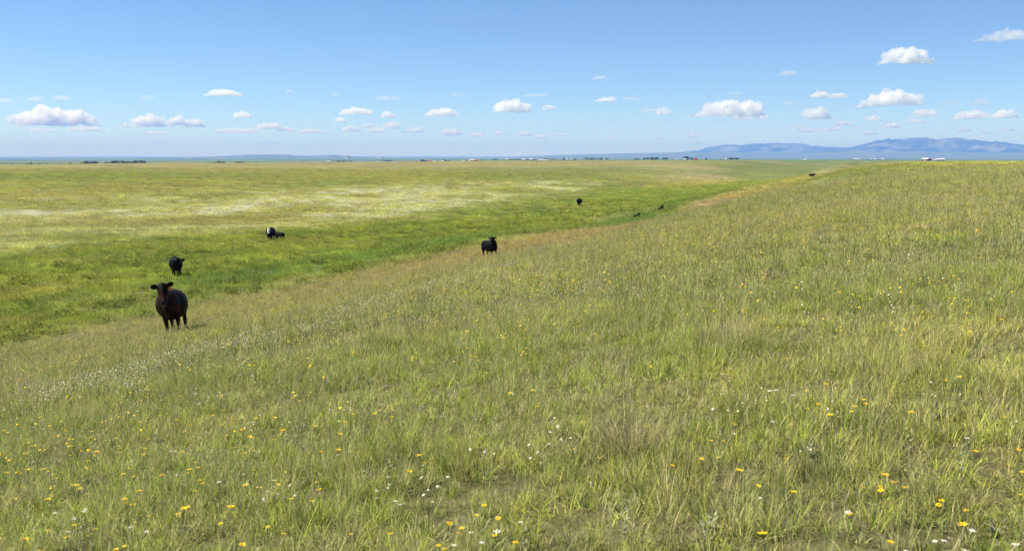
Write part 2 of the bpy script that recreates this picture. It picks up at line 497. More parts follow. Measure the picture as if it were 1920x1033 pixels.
def tuft_mesh(name, n, spread, hmin, hmax, w, straw_p, stalks=0, lean=0.35, seg=3, stalk_h=1.6):
    V, Fc, B = [], [], []
    for i in range(n):
        a = R_.uniform(0, 2 * math.pi); rr = spread * math.sqrt(R_.random())
        h = R_.uniform(hmin, hmax) * (1 - 0.3 * (rr / max(spread, 1e-4)) ** 2)
        st = 1.0 if R_.random() < straw_p else R_.uniform(0, 0.35)
        az = a + R_.uniform(-1.2, 1.2)
        blade(V, Fc, B, rr * math.cos(a), rr * math.sin(a), h, w * R_.uniform(0.7, 1.25), R_.uniform(0.05, lean), az, R_.uniform(0, 0.55), st, R_.choice([R_.uniform(0.5, 0.9), R_.uniform(0.8, 1.25), R_.uniform(1.1, 1.65)]), seg)
    for i in range(stalks):
        a = R_.uniform(0, 2 * math.pi); rr = spread * math.sqrt(R_.random())
        h = hmax * R_.uniform(1.1, stalk_h)
        blade(V, Fc, B, rr * math.cos(a), rr * math.sin(a), h, w * 0.6, R_.uniform(0.02, 0.18), a, R_.uniform(0, 0.25), R_.uniform(0.5, 1.0), R_.uniform(0.8, 1.25), 3, True)
    me = mesh_np(name, V, Fc)
    s = me.attributes.new('straw', 'FLOAT', 'POINT'); s.data.foreach_set('value', [b[0] for b in B])
    s = me.attributes.new('bright', 'FLOAT', 'POINT'); s.data.foreach_set('value', [b[1] for b in B])
    return me

def grass_material(name='grass_blades', instanced=True, fixed=None):
    m, N, L = mat_new(name)
    out = N.new('ShaderNodeOutputMaterial')
    st = N.new('ShaderNodeAttribute'); st.attribute_name = 'straw'
    br = N.new('ShaderNodeAttribute'); br.attribute_name = 'bright'
    mix = N.new('ShaderNodeMix'); mix.data_type = 'RGBA'
    if fixed is None:
        tint = N.new('ShaderNodeAttribute'); tint.attribute_type = 'INSTANCER'; tint.attribute_name = 'tint'
        dry = N.new('ShaderNodeAttribute'); dry.attribute_type = 'INSTANCER'; dry.attribute_name = 'dry'
        mu = N.new('ShaderNodeMath'); mu.operation = 'MULTIPLY'
        L.new(st.outputs['Fac'], mu.inputs[0]); L.new(dry.outputs['Fac'], mu.inputs[1])
        L.new(mu.outputs[0], mix.inputs['Factor'])
        L.new(tint.outputs['Color'], mix.inputs['A'])
    else:
        L.new(st.outputs['Fac'], mix.inputs['Factor'])
        mix.inputs['A'].default_value = (*fixed, 1)
    mix.inputs['B'].default_value = (0.50, 0.43, 0.22, 1)
    sc_ = N.new('ShaderNodeVectorMath'); sc_.operation = 'SCALE'
    L.new(mix.outputs['Result'], sc_.inputs[0]); L.new(br.outputs['Fac'], sc_.inputs['Scale'])
    p = N.new('ShaderNodeBsdfPrincipled'); p.inputs['Roughness'].default_value = 0.6; p.inputs['Specular IOR Level'].default_value = 0.05
    # blades in a sward share the light of the whole clump: lean their shading normal upward
    geo = N.new('ShaderNodeNewGeometry')
    n1 = N.new('ShaderNodeVectorMath'); n1.operation = 'SCALE'; n1.inputs['Scale'].default_value = 0.55
    n2 = N.new('ShaderNodeVectorMath'); n2.operation = 'ADD'; n2.inputs[1].default_value = (0, 0, 0.75)
    n3 = N.new('ShaderNodeVectorMath'); n3.operation = 'NORMALIZE'
    L.new(geo.outputs['Normal'], n1.inputs[0]); L.new(n1.outputs[0], n2.inputs[0]); L.new(n2.outputs[0], n3.inputs[0])
    L.new(n3.outputs[0], p.inputs['Normal'])
    tr = N.new('ShaderNodeBsdfTranslucent')
    ms = N.new('ShaderNodeMixShader'); ms.inputs[0].default_value = 0.38
    L.new(sc_.outputs[0], p.inputs['Base Color']); L.new(sc_.outputs[0], tr.inputs['Color'])
    L.new(p.outputs[0], ms.inputs[1]); L.new(tr.outputs[0], ms.inputs[2]); L.new(ms.outputs[0], out.inputs['Surface'])
    return m
M_GRASS = grass_material()

def variants(cname, meshes, mats):
    col = bpy.data.collections.new(cname)          # source shapes only; not linked to the scene
    for i, me in enumerate(meshes):
        o = bpy.data.objects.new('%s_%02d' % (cname, i), me)
        if not me.materials:
            for m in mats: me.materials.append(m)
        col.objects.link(o)
    return col

def scatter(name, label, P, rot, scl, idx, tint, dry, col):
    me = bpy.data.meshes.new(name)
    n = len(P)
    me.vertices.add(n); me.vertices.foreach_set('co', np.asarray(P, np.float32).ravel())
    def att(nm, ty, key, arr):
        a = me.attributes.new(nm, ty, 'POINT'); a.data.foreach_set(key, np.ascontiguousarray(arr).ravel())
    att('rot', 'FLOAT_VECTOR', 'vector', np.asarray(rot, np.float32))
    att('scl', 'FLOAT_VECTOR', 'vector', np.asarray(scl, np.float32))
    att('idx', 'INT', 'value', np.asarray(idx, np.int32))
    att('tint', 'FLOAT_COLOR', 'color', np.concatenate([tint, np.ones((n, 1))], 1).astype(np.float32))
    att('dry', 'FLOAT', 'value', np.asarray(dry, np.float32))
    o = link(name, me)
    tag(o, label, kind='stuff')
    ng = bpy.data.node_groups.new(name + '_nodes', 'GeometryNodeTree')
    ng.interface.new_socket('Geometry', in_out='INPUT', socket_type='NodeSocketGeometry')
    ng.interface.new_socket('Geometry', in_out='OUTPUT', socket_type='NodeSocketGeometry')
    N, L = ng.nodes, ng.links
    gi = N.new('NodeGroupInput'); go = N.new('NodeGroupOutput')
    iop = N.new('GeometryNodeInstanceOnPoints')
    ci = N.new('GeometryNodeCollectionInfo'); ci.inputs['Collection'].default_value = col
    ci.inputs['Separate Children'].default_value = True; ci.inputs['Reset Children'].default_value = True
    def na(nm, ty):
        k = N.new('GeometryNodeInputNamedAttribute'); k.data_type = ty; k.inputs['Name'].default_value = nm; return k.outputs['Attribute']
    L.new(gi.outputs[0], iop.inputs['Points']); L.new(ci.outputs[0], iop.inputs['Instance'])
    iop.inputs['Pick Instance'].default_value = True
    L.new(na('idx', 'INT'), iop.inputs['Instance Index'])
    L.new(na('rot', 'FLOAT_VECTOR'), iop.inputs['Rotation']); L.new(na('scl', 'FLOAT_VECTOR'), iop.inputs['Scale'])
    L.new(iop.outputs[0], go.inputs[0])
    md = o.modifiers.new('scatter', 'NODES'); md.node_group = ng
    return o

def wedge(n, r0, r1, half=34.0, ease=1.0):
    """n points evenly over the sector in front of the camera"""
    t = rng.random(n)
    r = np.sqrt(r0 ** 2 + (r1 ** 2 - r0 ** 2) * t ** ease)
    a = np.radians(rng.uniform(-half, half, n))
    return r * np.sin(a), r * np.cos(a)

def eul(n, tilt=0.12):
    e = rng.normal(0, tilt, (n, 3)); e[:, 2] = rng.uniform(0, 2 * math.pi, n); return e

def zone_height(x, y):
    u, v = uv_of(x, y)
    k = 0.75 + 0.5 * fbm(x / 4, y / 4, 101, 3)
    k = .9 * k * (0.55 + 0.85 * fbm(x / 0.9, y / 0.9, 103, 2))
    sw = sstep(-27, -33, u) * sstep(-74, -60, u)
    return k * (1 + 0.15 * sw)

def lay_grass(name, label, n, r0, r1, meshes, smin, smax, keep=None, dry_gain=1.0, half=34.0, ease=1.0, tilt=0.12):
    x, y = wedge(n, r0, r1, half, ease)
    if keep is not None:
        k = rng.random(n) < keep(x, y); x, y = x[k], y[k]; n = len(x)
    z = H(x, y) - 0.01
    sw0 = sstep(-27, -33, uv_of(x, y)[0]) * sstep(-74, -60, uv_of(x, y)[0])
    c = veg(x, y) * np.array([2.08, 2.12, 0.84]) * (1 + .05 * sw0)[:, None] * (0.45 + 1.1 * fbm(x / (.5 + r0 * .03), y / (.5 + r0 * .03), 131, 3))[:, None] * rng.uniform(0.75, 1.28, (n, 1)) * (1 + rng.normal(0, 0.06, (n, 3)))
    u, v = uv_of(x, y)
    sw = sstep(-27, -33, u) * sstep(-74, -60, u)
    kd = rng.random(n) * .75 + .5 * (fbm(x / .8, y / .8, 141, 2) - .25)
    hill = (1 - sw) * sstep(-70, -40, u) * (1 - .75 * sstep(-31, -25, u) * sstep(-9, -16, u) * sstep(25, 45, v)) * (1 - .55 * sstep(18, 60, np.hypot(x, y)))
    for lo, hi, cc in ((-1, .30, (.20, .30, .042)), (.30, .38, (.37, .385, .18)), (.84, 2, (.50, .44, .23))):
        mk = ((kd >= lo) & (kd < hi)) * hill * .75
        c = c * (1 - mk)[:, None] + np.array([cc]) * rng.uniform(.75, 1.2, (n, 1)) * mk[:, None]
    dry = np.clip((1 - 0.7 * sw) * rng.uniform(0.3, 1.15, n) * dry_gain, 0, 1)
    s = rng.uniform(smin, smax, n)
    hz = zone_height(x, y)
    scl = np.stack([s, s, s * hz], 1)
    col = variants(name + '_source', meshes, [M_GRASS])
    return scatter(name, label, np.stack([x, y, z], 1), eul(n, tilt), scl, rng.integers(0, len(meshes), n), np.clip(c, 0.01, 0.8), dry, col)

near = [tuft_mesh('tuft', 22, 0.032, 0.08, 0.22, 0.0042, 0.15, 0, 0.35) for _ in range(4)] + \
       [tuft_mesh('tuft', 20, 0.05, 0.04, 0.13, 0.0052, 0.08, 0, 0.8) for _ in range(3)] + \
       [tuft_mesh('tuft', 14, 0.03, 0.10, 0.25, 0.0034, 0.6, 3, 0.3) for _ in range(3)] + \
       [tuft_mesh('tuft', 30, 0.08, 0.02, 0.07, 0.0065, 0.4, 0, 1.3) for _ in range(4)]
lay_grass('meadow_grass', 'short green and straw-coloured prairie grass in the foreground', 46000, 1.4, 15, near, 0.7, 1.4,
          keep=lambda x, y: (0.30 + 0.8 * sstep(0.38, 0.6, fbm(x / 0.4, y / 0.4, 111, 3))) * (.65 + .35 * sstep(.4, .55, fbm(x / 1.7, y / 1.7, 117, 2))), tilt=0.13)
mid = [tuft_mesh('clump', 56, 0.16, 0.06, 0.21, 0.0085, 0.22, 0, 0.55, 3) for _ in range(4)] + \
      [tuft_mesh('clump', 44, 0.13, 0.08, 0.25, 0.0075, 0.6, 8, 0.4, 3, 1.5) for _ in range(4)]
lay_grass('hillside_grass', 'olive and tan grass covering the hillside and the slope to the swale', 42000, 13, 48, mid, 0.6, 1.35,
          keep=lambda x, y: 0.35 + 0.75 * sstep(0.38, 0.6, fbm(x / 0.9, y / 0.9, 113, 3)))
wide = [tuft_mesh('patch', 90, 0.42, 0.08, 0.28, 0.018, 0.22, 0, 0.5, 2) for _ in range(3)] + \
       [tuft_mesh('patch', 76, 0.36, 0.10, 0.30, 0.016, 0.5, 12, 0.4, 2, 1.4) for _ in range(3)]
lay_grass('swale_grass', 'lush green grass in the swale and on its banks', 56000, 45, 135, wide, 0.6, 1.3,
          keep=lambda x, y: 0.5 + 0.6 * sstep(0.36, 0.6, fbm(x / 2.2, y / 2.2, 115, 3)))
vast = [tuft_mesh('sward', 110, 1.2, 0.10, 0.30, 0.045, 0.3, 0, 0.5, 2) for _ in range(4)]
lay_grass('plain_grass', 'olive grass of the wide plain beyond the swale', 74000, 128, 560, vast, 0.6, 1.4, keep=lambda x, y: sstep(560, 300, np.hypot(x, y)))
# rank leafy growth along the wet bottom of the swale
def forb_mesh(n, h, w):
    V, Fc, B = [], [], []
    for i in range(n):
        a = R_.uniform(0, 6.28); rr = w * math.sqrt(R_.random()); z = h * R_.uniform(.25, 1.0) * (1 - .5 * (rr / w) ** 2); L_ = R_.uniform(.05, .11); el = R_.uniform(-.1, .9); az = R_.uniform(0, 6.28); b = len(V)
        cx, cy_ = rr * math.cos(a), rr * math.sin(a); dx, dy, dz = math.cos(az) * math.cos(el), math.sin(az) * math.cos(el), math.sin(el); sx, sy = -math.sin(az) * L_ * .3, math.cos(az) * L_ * .3
        V += [(cx, cy_, z), (cx + dx * L_ * .5 + sx, cy_ + dy * L_ * .5 + sy, z + dz * L_ * .5), (cx + dx * L_, cy_ + dy * L_, z + dz * L_), (cx + dx * L_ * .5 - sx, cy_ + dy * L_ * .5 - sy, z + dz * L_ * .5)]
        B += [(0.0, R_.uniform(.6, 1.4))] * 4; Fc.append((b, b + 1, b + 2, b + 3))
    me = mesh_np('forb', V, Fc)
    q = me.attributes.new('straw', 'FLOAT', 'POINT'); q.data.foreach_set('value', [k[0] for k in B])
    q = me.attributes.new('bright', 'FLOAT', 'POINT'); q.data.foreach_set('value', [k[1] for k in B])
    return me
x, y = wedge(60000, 26, 230, 32)
u, v = uv_of(x, y)
wg = (fbm(x / 14, y / 14, 41, 4) - .5) * 9
k = rng.random(len(x)) < (sstep(-28, -31, u + wg * .3) * sstep(-66, -40, u + wg) * sstep(0.47, 0.60, fbm(u / 2.6, v / 6, 221, 4)))
x, y, u = x[k], y[k], u[k]; n = len(x)
dk = sstep(-45, -34, u)[:, None]
c = (np.array([[.235, .275, .045]]) * (1 - dk) + np.array([[.175, .215, .036]]) * dk) * rng.uniform(.65, 1.4, (n, 1))
s_ = rng.uniform(.7, 1.7, n)
scatter('swale_forbs', 'rank dark green leafy growth along the bottom of the swale', np.stack([x, y, H(x, y)], 1), eul(n, .1), np.stack([s_, s_, s_ * rng.uniform(.7, 1.2, n)], 1), rng.integers(0, 3, n), c, np.zeros(n),
        variants('swale_forbs_source', [forb_mesh(110, .32, .28) for _ in range(3)], [M_GRASS]))

# ------------------------------------------------------------------ cattle
def loft(bm, secs, n=14):
    """secs: (centre, half-width vector, half-height vector); closed tube with domed ends"""
    rings = []
    for c, a, b in secs:
        c = Vector(c); a = Vector(a); b = Vector(b)
        rings.append([bm.verts.new(c + a * math.cos(2 * math.pi * k / n) + b * math.sin(2 * math.pi * k / n)) for k in range(n)])
    for r0, r1 in zip(rings[:-1], rings[1:]):
        for k in range(n):
            bm.faces.new((r0[k], r0[(k + 1) % n], r1[(k + 1) % n], r1[k]))
    bm.faces.new(list(reversed(rings[0]))); bm.faces.new(rings[-1])

def limb(bm, pts, n=12):
    """pts: (point, radius) chain"""
    secs = []
    for i, (p, r) in enumerate(pts):
        p = Vector(p)
        q0 = Vector(pts[max(i - 1, 0)][0]); q1 = Vector(pts[min(i + 1, len(pts) - 1)][0])
        d = (q1 - q0).normalized()
        ref = Vector((0, 1, 0)) if abs(d.y) < 0.8 else Vector((1, 0, 0))
        a = d.cross(ref).normalized(); b = d.cross(a).normalized()
        if isinstance(r, tuple): secs.append((p, b * r[0], a * r[1]))
        else: secs.append((p, b * r, a * r))
    loft(bm, secs, n)

def cow_mats():
    def hide(name, c1, c2, rough=0.55):
        m, N, L = mat_new(name)
        out = N.new('ShaderNodeOutputMaterial'); p = N.new('ShaderNodeBsdfPrincipled')
        tc = N.new('ShaderNodeTexCoord'); nz = N.new('ShaderNodeTexNoise'); nz.inputs['Scale'].default_value = 3.0; nz.inputs['Detail'].default_value = 6
        rp = N.new('ShaderNodeValToRGB'); e = rp.color_ramp.elements
        e[0].position = 0.4; e[0].color = (*c1, 1); e[1].position = 0.68; e[1].color = (*c2, 1)
        L.new(tc.outputs['Object'], nz.inputs['Vector']); L.new(nz.outputs['Fac'], rp.inputs['Fac']); L.new(rp.outputs[0], p.inputs['Base Color'])
        n2 = N.new('ShaderNodeTexNoise'); n2.inputs['Scale'].default_value = 45; n2.inputs['Detail'].default_value = 4
        bp = N.new('ShaderNodeBump'); bp.inputs['Strength'].default_value = 0.25; bp.inputs['Distance'].default_value = 0.02
        L.new(tc.outputs['Object'], n2.inputs['Vector']); L.new(n2.outputs['Fac'], bp.inputs['Height']); L.new(bp.outputs[0], p.inputs['Normal'])
        p.inputs['Roughness'].default_value = rough; p.inputs['Specular IOR Level'].default_value = 0.05
        L.new(p.outputs[0], out.inputs['Surface']); return m
    return dict(black=hide('black_hide', (0.004, 0.0035, 0.004), (0.007, 0.0055, 0.0055)),
                brown=hide('brown_tinged_black_hide', (0.005, 0.004, 0.0035), (0.050, 0.018, 0.010)),  # brown tinge in the hide colour stands in for the sunlit flank's sheen
                white=hide('white_hide', (0.62, 0.58, 0.52), (0.8, 0.77, 0.72)),
                muzzle=hide('muzzle_skin', (0.012, 0.011, 0.012), (0.03, 0.028, 0.03), 0.35))
CM = cow_mats()
M_EYE = simple_mat('cow_eye', (0.01, 0.008, 0.006), 0.1, 0.6)
M_TAG_O = simple_mat('orange_tag', (0.95, 0.22, 0.02), 0.45)
M_TAG_Y = simple_mat('pale_orange_tag', (0.85, 0.42, 0.12), 0.45)
M_TAG_G = simple_mat('teal_tag', (0.12, 0.55, 0.45), 0.45)
M_HOOF = simple_mat('hoof_horn', (0.03, 0.025, 0.02), 0.5)

def cow_body(poll, hdir, head=1.28, fat=1.0, slim=1.0, lying=False, nurse=False, voxel=0.024, white_face=False, hide='black', roll=0.0, tail_x=0.0):
    """one continuous body; faces +X, hooves at z=0; returns mesh and the head frame"""
    bm = bmesh.new()
    dz = -0.52 if lying else 0.0
    def sec(x, z, w, h):
        loft_secs.append(((x, 0, z + dz), (0, w, 0), (0, 0, h)))
    loft_secs = []
    for x, z, w, h in [(-0.93, 1.12, .07, .10), (-0.88, 1.08, .19, .20), (-0.76, 1.02, .285, .30), (-0.55, .975, .33, .365), (-0.28, .915, .33 + .10 * fat, .40 + .03 * fat),
                       (0.02, .885, .34 + .13 * fat, .415 + .045 * fat), (0.30, .895, .34 + .09 * fat, .42 + .03 * fat), (0.55, .93, .32, .42), (0.74, .95, .27, .37), (0.88, .95, .18, .27), (0.94, .95, .08, .14)]:
        sec(x, z, w * slim, h)
    loft(bm, loft_secs, 20)
    # hip bones and withers
    for s in (-1, 1):
        limb(bm, [((-0.60, .12 * s, 1.24 + dz), .06), ((-0.55, .21 * s, 1.20 + dz), .085), ((-0.48, .24 * s, 1.10 + dz), .07)])
    limb(bm, [((0.25, 0, 1.24 + dz), .10), ((0.48, 0, 1.27 + dz), .11), ((0.66, 0, 1.22 + dz), .12)])
    # brisket
    limb(bm, [((0.50, 0, .56 + dz), .10), ((0.74, 0, .55 + dz), .12), ((0.90, 0, .70 + dz), .13), ((0.90, 0, .90 + dz), .14)])
    poll = Vector(poll) + Vector((0, 0, dz)); hdir = Vector(hdir).normalized()
    side = hdir.cross(Vector((0, 0, 1))).normalized()
    side = -side if side.y < 0 and abs(side.y) > 0.01 else side
    if roll: side = Matrix.Rotation(roll, 3, hdir) @ side
    up = side.cross(hdir); up = up if up.z > 0 or abs(up.z) < 1e-6 else -up
    # neck: from the withers and chest to the back of the skull
    nb = Vector((0.62, 0, 1.03 + dz)); ne = poll - up * 0.06 + hdir * 0.03
    midp = nb.lerp(ne, 0.55) + Vector((0.06, 0, -0.03)); 
    limb(bm, [(nb, (.25, .33)), (nb.lerp(midp, .6), (.19, .27)), (midp, (.155, .22)), (midp.lerp(ne, .6), (.13, .17)), (ne, (.115, .13))], 16)
    # head
    hs = [(-.05, .06, .06, -.04), (-.01, .105, .10, -.04), (.06, .125, .125, -.055), (.15, .122, .135, -.07), (.24, .098, .125, -.075), (.33, .077, .10, -.075), (.40, .076, .085, -.075), (.455, .082, .078, -.078), (.49, .07, .062, -.08), (.505, .04, .035, -.08)]
    loft(bm, [(poll + hdir * t * head + up * c * head, side * w * head, up * h * head) for t, w, h, c in hs], 16)
    # ears
    for s in (-1, 1):
        e0 = poll + side * (.085 * s * head) + hdir * .03 - up * .03
        ed = (side * s + up * 0.10 - hdir * 0.12).normalized()
        limb(bm, [(e0, (.034, .038)), (e0 + ed * .05, (.032, .066)), (e0 + ed * .11, (.030, .09)), (e0 + ed * .17, (.028, .08)), (e0 + ed * .22, (.02, .035))], 10)
    # legs
    if not lying:
        for s in (-1, 1):
            fx = 0.56 + (0.05 if s > 0 else -0.03)
            limb(bm, [((0.55, .17 * s * slim, .86), (.13, .19)), ((fx - .01, .185 * s * slim, .68), (.10, .13)), ((fx, .18 * s, .50), (.07, .08)), ((fx + .01, .175 * s, .41), (.07, .074)), ((fx, .17 * s, .28), (.052, .056)), ((fx, .17 * s, .14), (.058, .06)), ((fx + .02, .17 * s, .06), (.053, .06)), ((fx + .03, .17 * s, -.02), (.062, .075))])
            hx = -0.66 + (0.06 if s < 0 else -0.04)
            limb(bm, [((-0.62, .17 * s * slim, 1.0), (.15, .24)), ((-0.60, .20 * s * slim, .80), (.15, .22)), ((-0.63, .20 * s * slim, .64), (.105, .15)), ((hx - .06, .19 * s, .48), (.062, .085)), ((hx - .05, .185 * s, .40), (.062, .076)), ((hx - .02, .18 * s, .26), (.054, .058)), ((hx, .18 * s, .13), (.058, .06)), ((hx + .03, .18 * s, .05), (.056, .062)), ((hx + .04, .18 * s, -.02), (.062, .075))])
        if fat > 0.6:
            limb(bm, [((-0.50, 0, .62), .14), ((-0.40, 0, .52), .13), ((-0.34, 0, .49), .08)])
    else:
        for s in (-1, 1):
            limb(bm, [((0.5, .22 * s, .30), .13), ((0.78, .26 * s, .12), .085), ((0.95, .24 * s, .07), .06), ((0.72, .22 * s, .05), .05)])
            limb(bm, [((-0.62, .25 * s, .34), .20), ((-0.30, .38 * s, .18), .13), ((-0.55, .40 * s, .08), .07), ((-0.25, .38 * s, .06), .055)])
    # tail
    limb(bm, [((-0.84, 0, 1.24 + dz), .05), ((-0.96, tail_x * .3, 1.20 + dz), .035), ((-1.0, tail_x * .6, 1.0 + dz), .028), ((-1.0, tail_x, .75 + dz), .026), ((-.99, tail_x, .60 + dz * .9), .042), ((-.98, tail_x, .46 + dz * .8), .03)])
    bmesh.ops.recalc_face_normals(bm, faces=bm.faces)
    me = bpy.data.meshes.new('cow_src'); bm.to_mesh(me); bm.free()
    o = bpy.data.objects.new('cow_src', me); C.objects.link(o)
    md = o.modifiers.new('r', 'REMESH'); md.mode = 'VOXEL'; md.voxel_size = voxel
    md2 = o.modifiers.new('s', 'SMOOTH'); md2.factor = 0.5; md2.iterations = 4
    dg = bpy.context.evaluated_depsgraph_get()
    res = bpy.data.meshes.new_from_object(o.evaluated_get(dg))
    bpy.data.objects.remove(o); bpy.data.meshes.remove(me)
    if not lying:                                  # length of leg
        lift = .04; n_ = len(res.vertices); co = np.empty(n_ * 3); res.vertices.foreach_get('co', co); co = co.reshape(-1, 3)
        co[:, 2] += lift * np.clip(co[:, 2] / .45, 0, 1); res.vertices.foreach_set('co', co.ravel()); res.update(); poll = poll + Vector((0, 0, lift))
    res.name = 'cow_body'; smooth(res)
    res.materials.clear()
    res.materials.append(CM[hide]); res.materials.append(CM['white']); res.materials.append(CM['muzzle'])
    for p in res.polygons:
        c = p.center - poll
        t, sy, uz = c.dot(hdir), c.dot(side), c.dot(up)
        t /= head; sy /= head; uz /= head
        if 0.42 < t < 0.56 and abs(sy) < .12 and abs(uz + .08) < .12: p.material_index = 2
        elif white_face and -0.05 < t < 0.47 and abs(sy) < .105 + 0.02 * math.sin(t * 30) and -.21 < uz < .12: p.material_index = 1
    return res, (poll, hdir, side, up)

def tag_mesh():
    bm = bmesh.new()
    pr = [(-.012, 0), (.012, 0), (.014, -.018), (.034, -.03), (.036, -.085), (.028, -.094), (-.028, -.094), (-.036, -.085), (-.034, -.03), (-.014, -.018)]
    f = [bm.verts.new((x, -.002, z)) for x, z in pr]; b = [bm.verts.new((x, .002, z)) for x, z in pr]
    bm.faces.new(f); bm.faces.new(list(reversed(b)))
    for k in range(len(pr)): bm.faces.new((f[k], b[k], b[(k + 1) % len(pr)], f[(k + 1) % len(pr)]))
    bmesh.ops.recalc_face_normals(bm, faces=bm.faces)
    me = bpy.data.meshes.new('ear_tag'); bm.to_mesh(me); bm.free(); return me

def ball(name, r, seg=8):
    bm = bmesh.new(); bmesh.ops.create_uvsphere(bm, u_segments=seg, v_segments=seg, radius=r)
    me = bpy.data.meshes.new(name); bm.to_mesh(me); bm.free(); smooth(me); return me

def place_cow(px, py, phi, scale, label, cat='cow', tagm=None, tag_side=1, tag_scale=1.0, dist=None, group=None, name='cow', sink=0.0, **kw):
    if dist is None: x, y, z = hit(px, py)
    else:
        sx_, cy_, _ = pix_dir(px, py); x = float(dist * sx_); y = float(dist * cy_); z = float(H(x, y))
    toc = Vector((-x, -y, 0)).normalized(); right = Vector((y, -x, 0)).normalized()
    hd = toc * math.cos(math.radians(phi)) + right * math.sin(math.radians(phi))
    me, (poll, hdir, side, up) = cow_body(**kw)
    root = empty(name, (x, y, z - sink), math.atan2(hd.y, hd.x), scale)
    # stand with the slope: pitch along the body, part of the roll across it
    lx = hd * .6 * scale; ly = Vector((-hd.y, hd.x, 0)) * .18 * scale
    pit = math.atan2(float(H(x + lx.x, y + lx.y) - H(x - lx.x, y - lx.y)), 1.2 * scale)
    rol = math.atan2(float(H(x + ly.x, y + ly.y) - H(x - ly.x, y - ly.y)), .36 * scale)
    root.rotation_euler = (rol * .7, -pit, math.atan2(hd.y, hd.x)); root.location.z -= .03
    tag(root, label, cat, group)
    body = link('body', me, None, root)
    if kw.get('voxel', .024) < 0.035:
        for s in (-1, 1):
            e = link('eye', ball('eye', .021), M_EYE, root)
            e.location = poll + hdir * .17 + side * (.128 * s) - up * .015
        if not kw.get('lying'):
            for hx, hy in ((.64, .17), (.56, -.17), (-.66, .18), (-.56, -.18)):
                pass
    if tagm:
        tg = link('ear_tag', tag_mesh(), tagm, root)
        e0 = poll + side * (.20 * tag_side) + hdir * .05 - up * .04
        tg.location = e0 + hdir * 0.03
        yaw = math.atan2(hdir.y, hdir.x)
        tg.rotation_euler = (0, 0, yaw + math.pi / 2)
        tg.scale = (tag_scale,) * 3
    col, row = row_col(x, y, z); top = row_col(x, y, z + 1.5 * scale)[1]
    print('COW %s at (%.1f, %.1f, %.2f) d=%.1f px=(%.0f, %.0f) top=%.0f' % (label[:30], x, y, z - EYE, math.hypot(x, y), col, row, top))
    return root

STAND = dict(poll=(1.02, 0, 1.47), hdir=(0.80, 0, -0.62))
place_cow(333, 626, -8, 0.93, 'large brownish-black cow with orange ear tag standing nearest, facing the viewer', tagm=M_TAG_O, tag_side=1, tag_scale=1.25,
          poll=(1.0, -0.03, 1.50), hdir=(0.60, 0.06, -0.80), fat=1.0, slim=1.0, voxel=.02, hide='brown', roll=0.0, tail_x=.05)
place_cow(331, 519, 186, 0.93, 'black cow seen from behind, head turned right showing a pale orange tag', tagm=M_TAG_Y, tag_side=-1, tag_scale=1.2,
          poll=(1.0, -.40, 1.06), hdir=(.75, -.25, -.6), fat=.9, slim=.98, voxel=.026, tail_x=.03)
place_cow(508, 452.5, -10, 0.95, 'black cow with a white face and green ear tag, standing with a calf', tagm=M_TAG_G, tag_side=1, tag_scale=1.2,
          poll=(1.05, 0, 1.34), hdir=(.62, 0, -.8), fat=1.1, slim=1.0, voxel=.028, white_face=True)
place_cow(525.5, 454, -148, 0.70, 'small dark calf nursing beside the white-faced cow', cat='calf', name='calf',
          poll=(1.12, 0, 1.10), hdir=(.9, 0, -.35), fat=.1, slim=.85, voxel=.036)
place_cow(920, 484, 30, 0.86, 'young black heifer on the grassy brow with head turned to the viewer', cat='heifer', name='heifer', tagm=M_TAG_Y, tag_side=-1, tag_scale=1.0,
          poll=(.92, -.22, 1.50), hdir=(.45, -.62, -.62), fat=.25, slim=.92, voxel=.026)
place_cow(1086, 386.5, 183, 1.06, 'round black cow grazing far down the swale, seen from behind', poll=(1.25, 0, .55), hdir=(.35, 0, -.95), fat=1.4, slim=1.08, voxel=.036)
place_cow(1195, 391, 20, 0.9, 'black calf lying behind the brow, only its head showing, nearer one', cat='calf', name='calf', dist=140,
          poll=(1.0, 0, 1.50), hdir=(.72, .05, -.66), fat=.5, slim=.9, lying=True, voxel=.036)
place_cow(1240, 383, 15, 0.95, 'black calf lying behind the brow, both ears up, farther right', cat='calf', name='calf', dist=153,
          poll=(1.0, 0, 1.52), hdir=(.72, .0, -.66), fat=.5, slim=.9, lying=True, voxel=.036)
place_cow(1522, 333, 84, 0.95, 'tiny dark cow in side view far away on the distant slope', poll=(1.15, 0, 1.22), hdir=(.9, 0, -.5), fat=.7, voxel=.045)

# ------------------------------------------------------------------ wildflowers
M_PETAL = simple_mat('yellow_petals', (0.85, 0.60, 0.015), 0.6, 0.2)
M_PETAL_C = simple_mat('yellow_disc', (0.52, 0.24, 0.01), 0.8, 0.1)
M_WPETAL = simple_mat('white_petals', (0.78, 0.77, 0.70), 0.6, 0.2)
M_CREAM = simple_mat('cream_petals', (0.66, 0.62, 0.44), 0.7, 0.1)
M_WC = simple_mat('pale_yellow_disc', (0.62, 0.52, 0.20), 0.8, 0.1)
M_STEM = simple_mat('flower_stem', (0.22, 0.25, 0.08), 0.7, 0.2)
M_SAGE = simple_mat('sage_leaf', (0.31, 0.32, 0.20), 0.75, 0.2, 0.2, 20)

